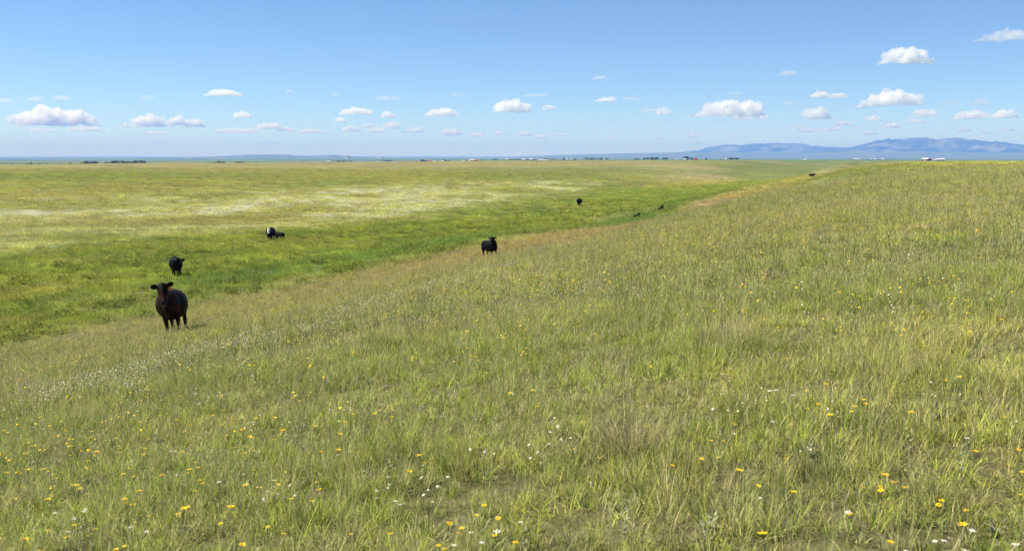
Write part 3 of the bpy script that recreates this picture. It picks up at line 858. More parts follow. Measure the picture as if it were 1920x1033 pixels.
def stem_mesh(h, r, leaves=2, bend=0.02):
    V, Fc = [], []
    for k in range(3):
        t = k / 2
        for a in range(3):
            an = a * 2.094
            V.append((bend * t * t + r * math.cos(an), r * math.sin(an), h * t))
    for k in range(2):
        for a in range(3):
            Fc.append((3 * k + a, 3 * k + (a + 1) % 3, 3 * k + 3 + (a + 1) % 3, 3 * k + 3 + a))
    for i in range(leaves):
        an = R_.uniform(0, 6.28); z = h * R_.uniform(.08, .5); L_ = R_.uniform(.04, .08); b = len(V)
        c, s = math.cos(an), math.sin(an)
        V += [(0, 0, z), (c * L_ * .5 - s * .006, s * L_ * .5 + c * .006, z + L_ * .45), (c * L_, s * L_, z + L_ * .5), (c * L_ * .5 + s * .006, s * L_ * .5 - c * .006, z + L_ * .45)]
        Fc.append((b, b + 1, b + 2, b + 3))
    return mesh_np('stem', V, Fc)

def petals_mesh(h, rad, n=11, cup=0.25, bend=0.02):
    V, Fc = [], []
    for i in range(n):
        a = 2 * math.pi * i / n + R_.uniform(-.1, .1); w = 2.2 * math.pi / n * 0.5; L_ = rad * R_.uniform(.85, 1.1); b = len(V)
        dz = rad * (cup + R_.uniform(-.15, .15))
        V += [(bend, 0, h), (bend + L_ * .6 * math.cos(a - w * .8), L_ * .6 * math.sin(a - w * .8), h + dz * .6), (bend + L_ * math.cos(a - w * .35), L_ * math.sin(a - w * .35), h + dz), (bend + L_ * math.cos(a + w * .35), L_ * math.sin(a + w * .35), h + dz), (bend + L_ * .6 * math.cos(a + w * .8), L_ * .6 * math.sin(a + w * .8), h + dz * .6)]
        Fc.append((b, b + 1, b + 2, b + 3, b + 4))
    return mesh_np('petals', V, Fc)

def disc_mesh(h, rad, bend=0.02):
    V, Fc = [(bend, 0, h + rad * .75)], []
    for k in range(7):
        a = 2 * math.pi * k / 7; V.append((bend + rad * .7 * math.cos(a), rad * .7 * math.sin(a), h + rad * .5))
    for k in range(7):
        a = 2 * math.pi * k / 7; V.append((bend + rad * math.cos(a), rad * math.sin(a), h - rad * .1))
    for k in range(7):
        k2 = (k + 1) % 7
        Fc.append((0, 1 + k, 1 + k2)); Fc.append((1 + k, 8 + k, 8 + k2, 1 + k2))
    return mesh_np('flower_centre', V, Fc)

def flower_kind(h, rad, n, pm, cm, cup):
    b = R_.uniform(-.03, .03)
    st = stem_mesh(h, .0014, 3, b); st.materials.append(M_STEM)
    pt = petals_mesh(h, rad, n, cup, b); pt.materials.append(pm)
    dc = disc_mesh(h + .001, rad * .36, b); dc.materials.append(cm)
    return st, pt, dc
YK = [flower_kind(R_.uniform(.17, .27), R_.uniform(.015, .021), R_.choice([9, 10, 12]), M_PETAL, M_PETAL_C, R_.uniform(.05, .5)) for _ in range(6)]
WK = [flower_kind(R_.uniform(.14, .22), R_.uniform(.013, .018), 14, M_WPETAL, M_WC, R_.uniform(.0, .4)) for _ in range(4)]

def place_flower(name, kinds, x, y, s, label, cat, group, parts=True):
    k = R_.choice(kinds)
    o = empty(name, (x, y, float(H(x, y)) - .01), R_.uniform(0, 6.28), s)
    o.rotation_euler = (R_.gauss(0, .14), R_.gauss(0, .14), R_.uniform(0, 6.28))
    tag(o, label, cat, group)
    link('stem', k[0], None, o); link('petals', k[1], None, o); link('flower_centre', k[2], None, o)
    return o

# blooms seen in the photograph, at the photo pixel of each head
YEL = '''9 722 17 731 20 810 45 848 44 854 63 825 64 831 77 834 87 835 128 810 129 843 130 848 168 856 179 856 167 824 170 821 177 828 181 845 154 871 88 875 107 881 60 891 78 887 41 893 51 886 42 887 45 909 37 915 43 919 2 901 0 937 11 996 11 1026 35 1012 74 1024
104 909 138 906 147 909 153 902 160 918 90 930 75 948 85 946 147 978 162 982 186 987 143 998 87 994 224 1017 245 1000 225 836 230 837 275 818 287 818 272 827 276 833 274 838 245 874 262 878 238 897 239 932 244 938 264 932 248 950 263 960 278 952 251 922 312 886
353 811 354 852 365 856 371 841 354 884 361 880 372 875 375 895 393 903 354 911 344 946 350 948 345 960 355 956 373 945 426 963 432 973 441 1020 350 1031 315 778 302 781 330 791 331 787 266 790 278 790 339 747 344 743 366 743
350 797 392 770 395 774 415 762 417 736 418 734 421 742 456 808 460 803 468 813 477 808 446 834 448 840 455 852 461 838 478 830 427 801 477 864 493 835 530 870 514 821 523 803 535 803 550 795 583 797 514 788 488 781 532 803 540 880 518 891 521 898 478 915 486 921 502 918 529 974 503 973 560 914 583 922 594 889 608 907 599 829 631 803 638 837
713 779 722 760 728 758 645 783 652 781 737 770 738 773 784 726 820 728 957 730 965 737 989 726 1009 722 900 937 907 944 790 851 794 855 815 859 758 874 935 952 827 973 873 982 826 995 842 994 830 1011 893 1012 907 1014 914 1014 937 995 966 1003 736 984 645 981
1095 792 1216 785 1074 832 1123 847 1250 859 1010 746
1542 720 1525 731 1586 734 1623 744 1592 762 1605 758 1618 765 1620 758 1660 765 1718 775 1533 756 1503 769 1488 799 1487 802 1563 789 1349 785 1356 808 1331 829 1335 825 1350 832 1322 853 1464 842 1399 848 1377 896 1402 893 1495 910 1614 890 1623 906 1640 895 1648 898 1663 902 1681 907 1695 915 1764 925 1769 931 1816 945 1799 971 1613 949 1441 1020 1572 1017 1655 1027 1288 1029 1818 866 1878 860 1917 920 1905 725 1899 724 1911 726 1780 700 1804 709 1896 769 1913 892 1911 831'''.split()
WHT = '''215 829 110 955 132 954 157 942 162 956 174 961 253 978 278 983 258 857 290 816 300 810 215 838 125 991 248 859 413 890 420 891 962 716 965 723 990 707 963 958 884 990 909 995 921 993 853 1001 941 951 744 917 746 921 718 883 1719 778 1800 765 1812 812 1594 951 1800 1022 1917 1022 1423 907 1759 991 1772 993 1820 980 1452 733 1451 740 1468 735 1472 742 1481 748 1460 762 1451 781 529 713 577 715 430 712 635 845 325 842 318 838 95 936 1699 1004 1759 1003 1593 1015 800 856'''.split()
def pix_flowers(lst, name, kinds, label, cat, group, h):
    pts = [(float(lst[i]), float(lst[i + 1])) for i in range(0, len(lst), 2)]
    n = 0
    for px, py in pts:
        x, y, z = hit(px, py)
        d = math.hypot(x, y)
        # the head stands h above the ground: step back to the root below it
        for _ in range(3):
            pr = row_col(x, y, float(H(x, y)) + h)
            x, y, z = hit(px, py + (py - pr[1]) * 0.0 + F * h / max(d, 1) * 0.96)
            d = math.hypot(x, y)
            break
        where = ('lower left' if px < 640 else 'lower middle' if px < 1280 else 'lower right') + (' corner at the very front' if py > 900 and not 640 <= px < 1280 else ' at the very front' if py > 900 else ' a few steps up the slope')
        place_flower(name, kinds, x, y, R_.uniform(.65, 1.05), label + ', ' + where, cat, group + ', ' + where); n += 1
    return n
pix_flowers(YEL, 'yellow_wildflower', YK, 'small yellow daisy-like wildflower', 'flower', 'yellow wildflowers in the near grass', .22)
pix_flowers(WHT, 'white_wildflower', WK, 'small white daisy-like wildflower', 'flower', 'white wildflowers in the near grass', .18)

# the many smaller blooms farther up the slope: uncountable dots
def bloom_mesh(kind, pm):
    """a whole small plant in one low mesh: stem and several heads"""
    V, Fc, Mi = [], [], []
    for i in range(kind['heads']):
        x0, y0 = R_.gauss(0, kind['spread']), R_.gauss(0, kind['spread']); h = R_.uniform(*kind['h'])
        b = len(V); V += [(x0 - .002, y0, 0), (x0 + .002, y0, 0), (x0, y0, h)]; Fc.append((b, b + 1, b + 2)); Mi.append(0)
        b = len(V); r = kind['r'] * R_.uniform(.8, 1.2); n = 8
        tx, ty = R_.gauss(0, .35), R_.gauss(0, .35)
        for k in range(n):
            a = 2 * math.pi * k / n; rr = r * (1.0 if k % 2 == 0 else .72)
            V.append((x0 + rr * math.cos(a), y0 + rr * math.sin(a), h + rr * (tx * math.cos(a) + ty * math.sin(a))))
        V.append((x0, y0, h + r * .45)); c = b + n
        V.append((x0, y0, h - r * .45)); c2 = b + n + 1
        for k in range(n):
            Fc.append((b + k, b + (k + 1) % n, c)); Mi.append(1)
            Fc.append((b + (k + 1) % n, b + k, c2)); Mi.append(1)
    me = mesh_np('bloom', V, Fc); me.polygons.foreach_set('material_index', Mi)
    me.materials.append(M_STEM); me.materials.append(pm); return me

def bloom_stuff(name, label, x, y, meshes, smin=.8, smax=1.25):
    n = len(x)
    col = variants(name + '_source', meshes, [])
    s = rng.uniform(smin, smax, n)
    scatter(name, label, np.stack([x, y, H(x, y) - .01], 1), eul(n, .1), np.stack([s, s, s], 1), rng.integers(0, len(meshes), n), np.ones((n, 3)), np.ones(n), col)

yb = [bloom_mesh(dict(heads=R_.choice([1, 2, 4]), spread=.05, h=(.18, .28), r=.0145), M_PETAL) for _ in range(5)]
wb_ = [bloom_mesh(dict(heads=R_.choice([2, 4, 6]), spread=.06, h=(.16, .26), r=.0085), M_CREAM) for _ in range(4)]
x, y = wedge(11000, 8, 75, 30, 1.2)
u, v = uv_of(x, y)
k = (rng.random(len(x)) < 0.95 * sstep(-17, -8, u + 5 * fbm(x / 12, y / 12, 201, 2)) * (0.2 + .7 * sstep(0.46, 0.64, fbm(x / 5, y / 5, 203, 3))) * (.2 + .8 * sstep(14, -6, u)))
bloom_stuff('yellow_wildflowers', 'yellow wildflowers dotted through the hillside grass', x[k], y[k], yb)
# pale band of white blooms along the slope, plus loose ones
bandpx = [(60, 775), (180, 735), (300, 700), (420, 668), (520, 640), (620, 605), (720, 572), (820, 545), (920, 518), (1000, 500)]
bw = np.array([hit(*p)[:2] for p in bandpx])
t = rng.uniform(0, len(bw) - 1.001, 1300); i0 = t.astype(int); fr = (t - i0)[:, None]
bp = bw[i0] * (1 - fr) + bw[i0 + 1] * fr
bp = bp + rng.normal(0, 1, bp.shape) * (0.02 * np.hypot(bp[:, 0], bp[:, 1]) + 0.6 * np.abs(rng.normal(0, 1, len(bp))))[:, None]
kk = fbm(bp[:, 0] / 1.5, bp[:, 1] / 1.5, 207, 2) > 0.42
bp = bp[kk]
x2, y2 = wedge(5000, 5, 50, 30)
k2 = (fbm(x2 / 4, y2 / 4, 209, 3) > 0.54) & (uv_of(x2, y2)[0] > -16)
bloom_stuff('white_wildflowers', 'tiny white wildflowers in a band along the slope', np.append(bp[:, 0], x2[k2]), np.append(bp[:, 1], y2[k2]), wb_)

# silver sage sprigs
def sage_mesh(n, h, spread):
    V, Fc = [], []
    for i in range(n):
        a = R_.uniform(0, 6.28); t = R_.random(); x0, y0, z0 = spread * .4 * t * math.cos(a), spread * .4 * t * math.sin(a), h * t
        L_ = spread * R_.uniform(.5, 1.0) * (1 - .4 * t); w = L_ * .22; el = R_.uniform(.2, 1.1)
        dx, dy, dz = math.cos(a) * math.cos(el), math.sin(a) * math.cos(el), math.sin(el); sx, sy = -math.sin(a), math.cos(a); b = len(V)
        V += [(x0, y0, z0), (x0 + dx * L_ * .5 + sx * w, y0 + dy * L_ * .5 + sy * w, z0 + dz * L_ * .5), (x0 + dx * L_, y0 + dy * L_, z0 + dz * L_ * .9), (x0 + dx * L_ * .5 - sx * w, y0 + dy * L_ * .5 - sy * w, z0 + dz * L_ * .5)]
        Fc.append((b, b + 1, b + 2, b + 3))
    return mesh_np('sage_leaves', V, Fc)
SG = [sage_mesh(26, .16, .06), sage_mesh(20, .10, .07), sage_mesh(34, .22, .05)]
for m_ in SG: m_.materials.append(M_SAGE)
x, y = wedge(4500, 2.5, 32, 32)
k = fbm(x / 2.2, y / 2.2, 211, 3) > 0.52
bloom_stuff('silver_sage', 'low silvery sage sprigs among the grass', x[k], y[k], SG, .4, .85)
SAGE_PX = [(590, 832), (240, 772), (1170, 996), (1170, 1012), (1420, 845), (1520, 850), (1757, 780), (1770, 782), (1560, 746), (1330, 990), (1180, 1010), (985, 1022), (640, 990), (1700, 842), (1320, 1005), (1868, 1000), (1815, 835), (850, 744), (840, 737)]
for px, py in SAGE_PX:
    x, y, z = hit(px, py + 8)
    o = link('sage_plant', R_.choice(SG)); o.location = (x, y, z - .01); o.scale = (R_.uniform(.6, .95),) * 3; o.rotation_euler = (0, 0, R_.uniform(0, 6.28))
    tag(o, 'small silvery-grey sage plant with narrow leaves in the near grass', 'plant', 'silver sage plants in the near grass')

# distinct grass tussocks
def tussock(px, py, fixed, n, spread, hmin, hmax, straw, stalks, label):
    x, y, z = hit(px, py)
    me = tuft_mesh('tussock', n, spread, hmin, hmax, .0045, straw, stalks, .45, 3, 1.5)
    m = grass_material('tussock_blades', fixed=fixed)
    o = link('grass_tussock', me, m); o.location = (x, y, z - .02)
    tag(o, label, 'grass tussock')
tussock(1178, 850, (.22, .22, .08), 420, .20, .18, .46, .7, 60, 'tall straw-coloured grass tussock with a dark base right of centre')
tussock(600, 985, (.12, .20, .03), 200, .11, .12, .30, .05, 0, 'fresh bright green grass tussock low in the foreground')
tussock(1465, 470, (.20, .24, .03), 700, .75, .20, .42, .05, 20, 'wide yellow-green grass clump up the hillside on the right')
tussock(65, 892, (.07, .14, .03), 160, .13, .08, .20, .02, 0, 'dark green grass tussock among yellow flowers at the far left')
tussock(1365, 640, (.19, .19, .07), 300, .35, .2, .46, .75, 50, 'pale dry grass clump in the middle of the hillside')
tussock(1730, 940, (.13, .17, .03), 180, .12, .12, .30, .15, 4, 'green grass tussock near the lower right corner')
tussock(1540, 900, (.12, .17, .03), 200, .13, .12, .30, .08, 2, 'green grass tussock below a row of yellow flowers')

# ------------------------------------------------------------------ far trees
M_BARK = simple_mat('bark', (0.09, 0.07, 0.05), 0.9, 0.1)
M_LEAF = [simple_mat('tree_leaves', (0.14, 0.18, 0.09), 0.8, 0.1, 0.35, 0.9), simple_mat('dark_tree_leaves', (0.105, 0.145, 0.08), 0.8, 0.1, 0.35, 0.9)]
def crown_mesh(h, w, n, seed, conic=0.0):
    r = random.Random(seed); V, Fc = [], []
    lobes = [(r.gauss(0, w * .25), r.gauss(0, w * .25), h * r.uniform(.32, .85), w * r.uniform(.22, .36)) for _ in range(9)]
    lobes.append((0, 0, h * .55, w * .4)); lobes.append((0, 0, h * .85, w * .22))
    for i in range(n):
        cx, cy, cz, cr = r.choice(lobes)
        if conic: f = 1 - conic * cz / h; cx *= f; cy *= f; cr *= f
        d = Vector((r.gauss(0, 1), r.gauss(0, 1), r.gauss(0, 1))).normalized() * cr * r.uniform(.6, 1.1)
        c = Vector((cx, cy, cz)) + d; s = w * r.uniform(.03, .07)
        a = Vector((r.gauss(0, 1), r.gauss(0, 1), r.gauss(0, 1))).normalized(); b = a.orthogonal().normalized(); bb = len(V)
        V += [c + a * s, c + b * s * .8, c - a * s, c - b * s * .8]; Fc.append((bb, bb + 1, bb + 2, bb + 3))
    return mesh_np('crown', V, Fc)
def trunk_mesh(h, w, seed):
    bm = bmesh.new(); r = random.Random(seed)
    limb(bm, [((0, 0, -.5), h * .03), ((.1, 0, h * .25), h * .022), ((.0, .1, h * .55), h * .012), ((.1, 0, h * .8), h * .005)], 6)
    for _ in range(4):
        a = r.uniform(0, 6.28); z = h * r.uniform(.28, .5)
        limb(bm, [((0, 0, z), h * .012), ((math.cos(a) * w * .2, math.sin(a) * w * .2, z + h * .15), h * .008), ((math.cos(a) * w * .35, math.sin(a) * w * .35, z + h * .28), h * .003)], 5)
    me = bpy.data.meshes.new('trunk'); bm.to_mesh(me); bm.free(); return me
TK = []
for i, (w, conic) in enumerate([(.95, 0), (.75, .3), (1.1, 0), (.55, .45)]):
    c = crown_mesh(10, 10 * w, 900, 50 + i, conic); c.materials.append(M_LEAF[i % 2]); t_ = trunk_mesh(10, 10 * w, 60 + i); t_.materials.append(M_BARK); TK.append((c, t_))

def far_point(px, r):
    sx_, cy_, _ = pix_dir(px, 295.0); x, y = float(r * sx_), float(r * cy_); return x, y, float(H(x, y))
def tree(px, r, hpx, label, group):
    x, y, z = far_point(px, r); h = hpx * .9 * r / F
    c, t_ = R_.choice(TK)
    o = empty('tree', (x, y, z), R_.uniform(0, 6.28)); o.scale = (h / 10 * R_.uniform(.85, 1.2), h / 10 * R_.uniform(.85, 1.2), h / 10)
    tag(o, label, 'tree', group)
    link('crown', c, None, o); link('trunk', t_, None, o)
ROWS = [  # px from, px to, count, height px, distance, what
    (8, 22, 4, 3.5, 2500, 'a'), (50, 60, 3, 6, 2300, 'a'), (70, 80, 3, 5, 2300, 'a'), (85, 92, 2, 4, 2300, 'a'), (110, 112, 1, 5.5, 2200, 'a'), (128, 137, 2, 6.5, 2200, 'a'), (148, 152, 2, 5, 2200, 'a'),
    (157, 182, 9, 8.5, 2200, 'b'), (198, 204, 2, 7.5, 2200, 'b'), (208, 220, 5, 9, 2200, 'b'), (228, 272, 13, 9, 2200, 'b'), (276, 278, 1, 5.5, 2200, 'b'),
    (336, 345, 3, 5, 2000, 'c'), (354, 368, 3, 4.5, 2000, 'c'), (374, 395, 6, 6, 2000, 'c'), (400, 422, 8, 9, 1900, 'c'), (436, 438, 1, 6, 2000, 'd'), (442, 447, 2, 8, 2000, 'd'), (450, 453, 2, 7.5, 2000, 'd'), (456, 466, 4, 6.5, 2000, 'd'), (470, 486, 5, 5.5, 2100, 'd'), (500, 522, 6, 4.5, 2100, 'd'),
    (568, 570, 1, 3, 3300, 'e'), (622, 660, 12, 3.4, 3300, 'e'), (716, 736, 6, 3.2, 3300, 'e'), (788, 796, 3, 5, 2500, 'f'), (828, 836, 3, 5.5, 1750, 'f'), (874, 876, 1, 4, 1800, 'f'), (896, 910, 4, 2.6, 2200, 'f'), (923, 928, 2, 3.5, 2300, 'f'),
    (955, 978, 6, 3, 2400, 'g'), (1020, 1048, 8, 4, 3200, 'g'), (1054, 1085, 8, 4.2, 3200, 'g'), (1092, 1142, 12, 4.6, 3200, 'g'), (1190, 1198, 2, 3.6, 3000, 'g'),
    (1205, 1236, 10, 5.6, 2600, 'h'), (1241, 1253, 4, 5, 2600, 'h'), (1281, 1290, 4, 7, 1900, 'i'), (1293, 1310, 5, 5, 1900, 'i'), (1324, 1325, 1, 4, 2400, 'i'), (1351, 1352, 1, 3.6, 2000, 'i'), (1362, 1386, 8, 4.6, 2400, 'j')]
TL = dict(a=('small tree in the scattered line at the far left edge of the plain', 'scattered trees at the far left'),
          b=('tree in the long dark shelterbelt on the left horizon', 'shelterbelt trees on the left horizon'),
          c=('tree in the clump around the broad dark tree left of the flat butte', 'trees of the second clump from the left'),
          d=('tree in the broken row just below the flat-topped butte', 'trees below the butte'),
          e=('tiny tree in the thin dark line near the grain elevator', 'trees near the grain elevator'),
          f=('small tree beside the farm buildings in the middle of the horizon', 'farmstead trees'),
          g=('small tree among the village houses right of the middle', 'village trees'),
          h=('tree in the dark grove standing alone right of the village', 'grove trees right of the village'),
          i=('tree behind the red-roofed farmhouse under the mountain foot', 'trees behind the red-roofed farmhouse'),
          j=('tree in the short dark row under the left mountain ridge', 'trees under the left ridge'))
for a, b, n, hp, r, g in ROWS:
    for k in range(n):
        px = a + (b - a) * ((k + .5) / n) + R_.uniform(-.6, .6)
        tree(px, r * R_.uniform(.985, 1.015), hp * R_.uniform(.75, 1.12), *TL[g])

# ------------------------------------------------------------------ far buildings
M_WALLS = dict(white=simple_mat('white_siding', (.55, .55, .54), .6, .3, .08, 2), red=simple_mat('red_boards', (.55, .06, .04), .7, .2, .15, 2), grey=simple_mat('grey_metal', (.42, .43, .44), .5, .4, .1, 2), tan=simple_mat('tan_concrete', (.78, .69, .60), .8, .2, .1, 2))
M_ROOFS = dict(white=simple_mat('white_metal_roof', (.60, .60, .59), .4, .4, .06, 2), red=simple_mat('red_metal_roof', (.50, .10, .05), .5, .3, .1, 2), grey=simple_mat('grey_shingle', (.30, .30, .31), .7, .2, .1, 2), dark=simple_mat('dark_shingle', (.10, .095, .09), .8, .2, .1, 2))
M_GLASS = simple_mat('window_glass', (.03, .04, .05), .15, .6)
def box(x0, x1, y0, y1, z0, z1):
    V = [(x0, y0, z0), (x1, y0, z0), (x1, y1, z0), (x0, y1, z0), (x0, y0, z1), (x1, y0, z1), (x1, y1, z1), (x0, y1, z1)]
    return V, [(0, 3, 2, 1), (4, 5, 6, 7), (0, 1, 5, 4), (1, 2, 6, 5), (2, 3, 7, 6), (3, 0, 4, 7)]
def house(px, r, wpx, hpx, walls, roof, label, yaw=0.0, gable=False, door='white', cat='building', name='farm_building', group=None, dep=None):
    x, y, z = far_point(px, r); W = wpx * .88 * r / F; Ht = hpx * .8 * r / F; D = dep or min(max(W * .7, 6), 14)
    a = math.atan2(x, y)
    root = empty(name, (x, y, z), -a + yaw); tag(root, label, cat, group)
    wh = Ht * .62
    if gable:   # gable end faces the viewer
        hw = W / 2
        V = [(-hw, 0, -1), (hw, 0, -1), (hw, 0, wh), (0, 0, Ht * .97), (-hw, 0, wh), (-hw, D, -1), (hw, D, -1), (hw, D, wh), (0, D, Ht * .97), (-hw, D, wh)]
        link('wall', mesh_np('wall', V, [(0, 1, 2, 3, 4), (9, 8, 7, 6, 5), (0, 4, 9, 5), (1, 6, 7, 2)]), M_WALLS[walls], root)
        t_ = .3; e = hw * 1.06
        V = [(-e, -.4, wh - .2), (0, -.4, Ht), (e, -.4, wh - .2), (-e, D + .4, wh - .2), (0, D + .4, Ht), (e, D + .4, wh - .2)] 
        V += [(p[0], p[1], p[2] + t_) for p in V]
        link('roof', mesh_np('roof', V, [(6, 7, 10, 9), (7, 8, 11, 10), (0, 3, 4, 1), (1, 4, 5, 2), (0, 1, 7, 6), (1, 2, 8, 7), (3, 9, 10, 4), (4, 10, 11, 5), (0, 6, 9, 3), (2, 5, 11, 8)]), M_ROOFS[roof], root)
    else:
        hw = W / 2
        V = [(-hw, 0, -1), (hw, 0, -1), (hw, D, -1), (-hw, D, -1), (-hw, 0, wh), (hw, 0, wh), (hw, D, wh), (-hw, D, wh), (-hw, D / 2, Ht * .97), (hw, D / 2, Ht * .97)]
        link('wall', mesh_np('wall', V, [(0, 1, 5, 4), (3, 7, 6, 2), (1, 2, 6, 9, 5), (0, 4, 8, 7, 3)]), M_WALLS[walls], root)
        t_ = .3; e = hw + .5
        V = [(-e, -.5, wh - .25), (e, -.5, wh - .25), (e, D / 2, Ht), (-e, D / 2, Ht), (e, D + .5, wh - .25), (-e, D + .5, wh - .25)]
        V += [(p[0], p[1], p[2] + t_) for p in V]
        link('roof', mesh_np('roof', V, [(6, 7, 8, 9), (9, 8, 10, 11), (0, 3, 2, 1), (3, 5, 4, 2), (0, 1, 7, 6), (4, 5, 11, 10), (1, 2, 8, 7), (2, 4, 10, 8), (0, 6, 9, 3), (3, 9, 11, 5)]), M_ROOFS[roof], root)
    dw = min(W * .3, 4.5)
    link('door', mesh_np('door', *box(-dw / 2, dw / 2, -.12, 0.0, -.5, wh * .75)), M_WALLS[door], root)
    if W > 9 and not gable:
        for s in (-1, 1):
            link('window', mesh_np('window', *box(s * W * .32 - .9, s * W * .32 + .9, -.08, 0, wh * .35, wh * .75)), M_GLASS, root)
    return root
def silo(px, r, wpx, hpx, mat, label, n=2, cat='grain elevator', name='grain_elevator', group=None):
    x, y, z = far_point(px, r); W = wpx * r / F; Ht = hpx * r / F
    root = empty(name, (x, y, z), -math.atan2(x, y)); tag(root, label, cat, group)
    R0 = W / n / 2
    for k in range(n):
        bm = bmesh.new(); cx = -W / 2 + R0 * (2 * k + 1)
        loft(bm, [((cx, 0, -1), (R0, 0, 0), (0, R0, 0)), ((cx, 0, Ht * .9), (R0, 0, 0), (0, R0, 0)), ((cx, 0, Ht * .94), (R0 * .7, 0, 0), (0, R0 * .7, 0))], 14)
        bmesh.ops.recalc_face_normals(bm, faces=bm.faces)
        me = bpy.data.meshes.new('silo'); bm.to_mesh(me); bm.free(); link('silo', me, mat, root)
    link('headhouse', mesh_np('headhouse', *box(-W * .3, W * .3, -R0 * .6, R0 * .6, Ht * .90, Ht)), mat, root)

house(1734, 1720, 12, 6, 'red', 'white', 'red barn with a white roof standing near the right edge of the horizon', yaw=-.35, door='white', cat='barn', name='barn', dep=12)
house(1747, 1740, 4.5, 3.4, 'white', 'white', 'small white shed just right of the red barn', gable=True, cat='shed', name='shed')
house(1753, 1740, 5.5, 3.4, 'white', 'white', 'second small white shed, between the red barn and the long house', cat='shed', name='shed')
house(1764, 1740, 13, 5, 'grey', 'white', 'long pale house right of the red barn and sheds', cat='house', name='house')
house(798, 1620, 6.5, 5, 'white', 'dark', 'dark-gabled white house left of the red-roofed barn', gable=True, cat='house', name='house')
house(805.5, 1600, 7, 4.5, 'red', 'red', 'red-roofed red barn in the middle-left farmyard', cat='barn', name='barn')
house(814, 1620, 3, 2.6, 'white', 'white', 'tiny white shed beside the red-roofed barn', cat='shed', name='shed')
house(830, 1600, 4.5, 3.6, 'white', 'white', 'white house standing before a round dark tree', cat='house', name='house')
house(841, 1620, 5, 3.2, 'grey', 'dark', 'low grey shed right of the white house by the round tree', cat='shed', name='shed')
house(886, 1600, 11, 5, 'white', 'white', 'long white barn left of a dark red barn', cat='barn', name='barn', yaw=.3)
house(893.5, 1580, 6, 3.4, 'red', 'red', 'low dark red barn against the long white barn', cat='barn', name='barn')
house(868, 1700, 4, 2.4, 'white', 'white', 'little white shed left of the long white barn', cat='shed', name='shed')
house(931, 2100, 4, 3.6, 'grey', 'grey', 'grey house among dark trees left of a white shed', cat='house', name='house', gable=True)
house(950, 2200, 7, 3.4, 'white', 'white', 'broad white shed above the middle of the field edge', cat='shed', name='shed')
house(981.5, 1650, 6.5, 4, 'white', 'white', 'leftmost of three white houses by the tall mast', cat='house', name='house')
house(989, 1680, 4.5, 3.6, 'white', 'grey', 'middle one of three white houses by the tall mast', cat='house', name='house', gable=True)
house(995.5, 1650, 5, 4.6, 'white', 'white', 'rightmost of three white houses by the tall mast', cat='house', name='house')
house(1003, 1650, 3.5, 3.2, 'grey', 'dark', 'small grey hut right of the three white houses', cat='hut', name='hut')
house(1018, 1380, 19, 2.4, 'tan', 'white', 'very long low white-roofed cattle shed at the field edge', cat='shed', name='shed')
for px_, r_, w_ in ((1030, 3000, 3), (1045, 2950, 4), (1063, 2950, 4), (1071, 2800, 6), (1095, 2950, 4), (1132, 2950, 4), (1073, 2300, 3)):
    house(px_, r_, w_, 3, 'white', R_.choice(['white', 'grey']), 'small white village house among dark trees right of the middle', cat='house', name='house', group='village houses among trees')
house(1268, 1900, 4, 2.5, 'white', 'white', 'lone white shed left of the red-roofed farmhouse', cat='shed', name='shed')
house(1284, 1750, 6, 4, 'white', 'white', 'white farmhouse in front of dark trees under the mountain foot', cat='house', name='house')
house(1305, 1760, 7, 3.4, 'red', 'red', 'red-roofed farmhouse right of the white farmhouse and trees', cat='house', name='house')
house(1361, 2300, 4, 3, 'white', 'white', 'white hut at the left end of a short dark tree row', cat='hut', name='hut')
house(1509, 1700, 5, 3, 'white', 'white', 'lone white shed on the plain below the left mountain ridge', cat='shed', name='shed')
house(1606, 4500, 12, 3.4, 'white', 'white', 'wide white hall left of the dark ploughed field', cat='hall', name='hall', dep=20)
for px_, w_ in ((1634, 3.5), (1641, 4.5), (1655, 6)):
    house(px_, 4300, w_, 3.2, 'white', 'white', 'white shed in the row above the dark ploughed field', cat='shed', name='shed', group='sheds above the ploughed field')
house(616, 3200, 5, 3.6, 'white', 'white', 'white house at the left end of the thin tree line', cat='house', name='house')
silo(653.5, 9000, 3.4, 7.0, M_WALLS['tan'], 'tall tan grain elevator rising above the left-centre horizon', 2)
house(649, 9000, 5, 2.2, 'white', 'white', 'low white annex at the foot of the tan grain elevator', cat='annex', name='annex', dep=15)
house(694, 9000, 6, 2.2, 'white', 'white', 'low white store right of the tan grain elevator', cat='store', name='storehouse', dep=15)
house(710, 9000, 9, 2.6, 'white', 'white', 'long white store beside the small white elevator', cat='store', name='storehouse', dep=15)
silo(718, 9000, 2.4, 5.0, M_WALLS['white'], 'smaller white grain elevator at the end of the long store', 2)
for px_, w_ in ((344, 3), (349, 3), (356, 4), (366, 3), (371, 4), (379, 5)):
    house(px_, 9000, w_, 2.8, 'white', R_.choice(['white', 'grey']), 'tiny white house of the far town on the left horizon', cat='house', name='house', group='houses of the far town')
for px_, w_ in ((405, 5), (411, 6), (420, 5)):
    house(px_, 9000, w_, 2.4, 'white', 'white', 'white warehouse right of the far town on the left horizon', cat='warehouse', name='warehouse', group='warehouses right of the far town', dep=20)
house(59, 9500, 4, 2.2, 'white', 'white', 'lone white farm on the plain at the far left', cat='house', name='house', dep=12)
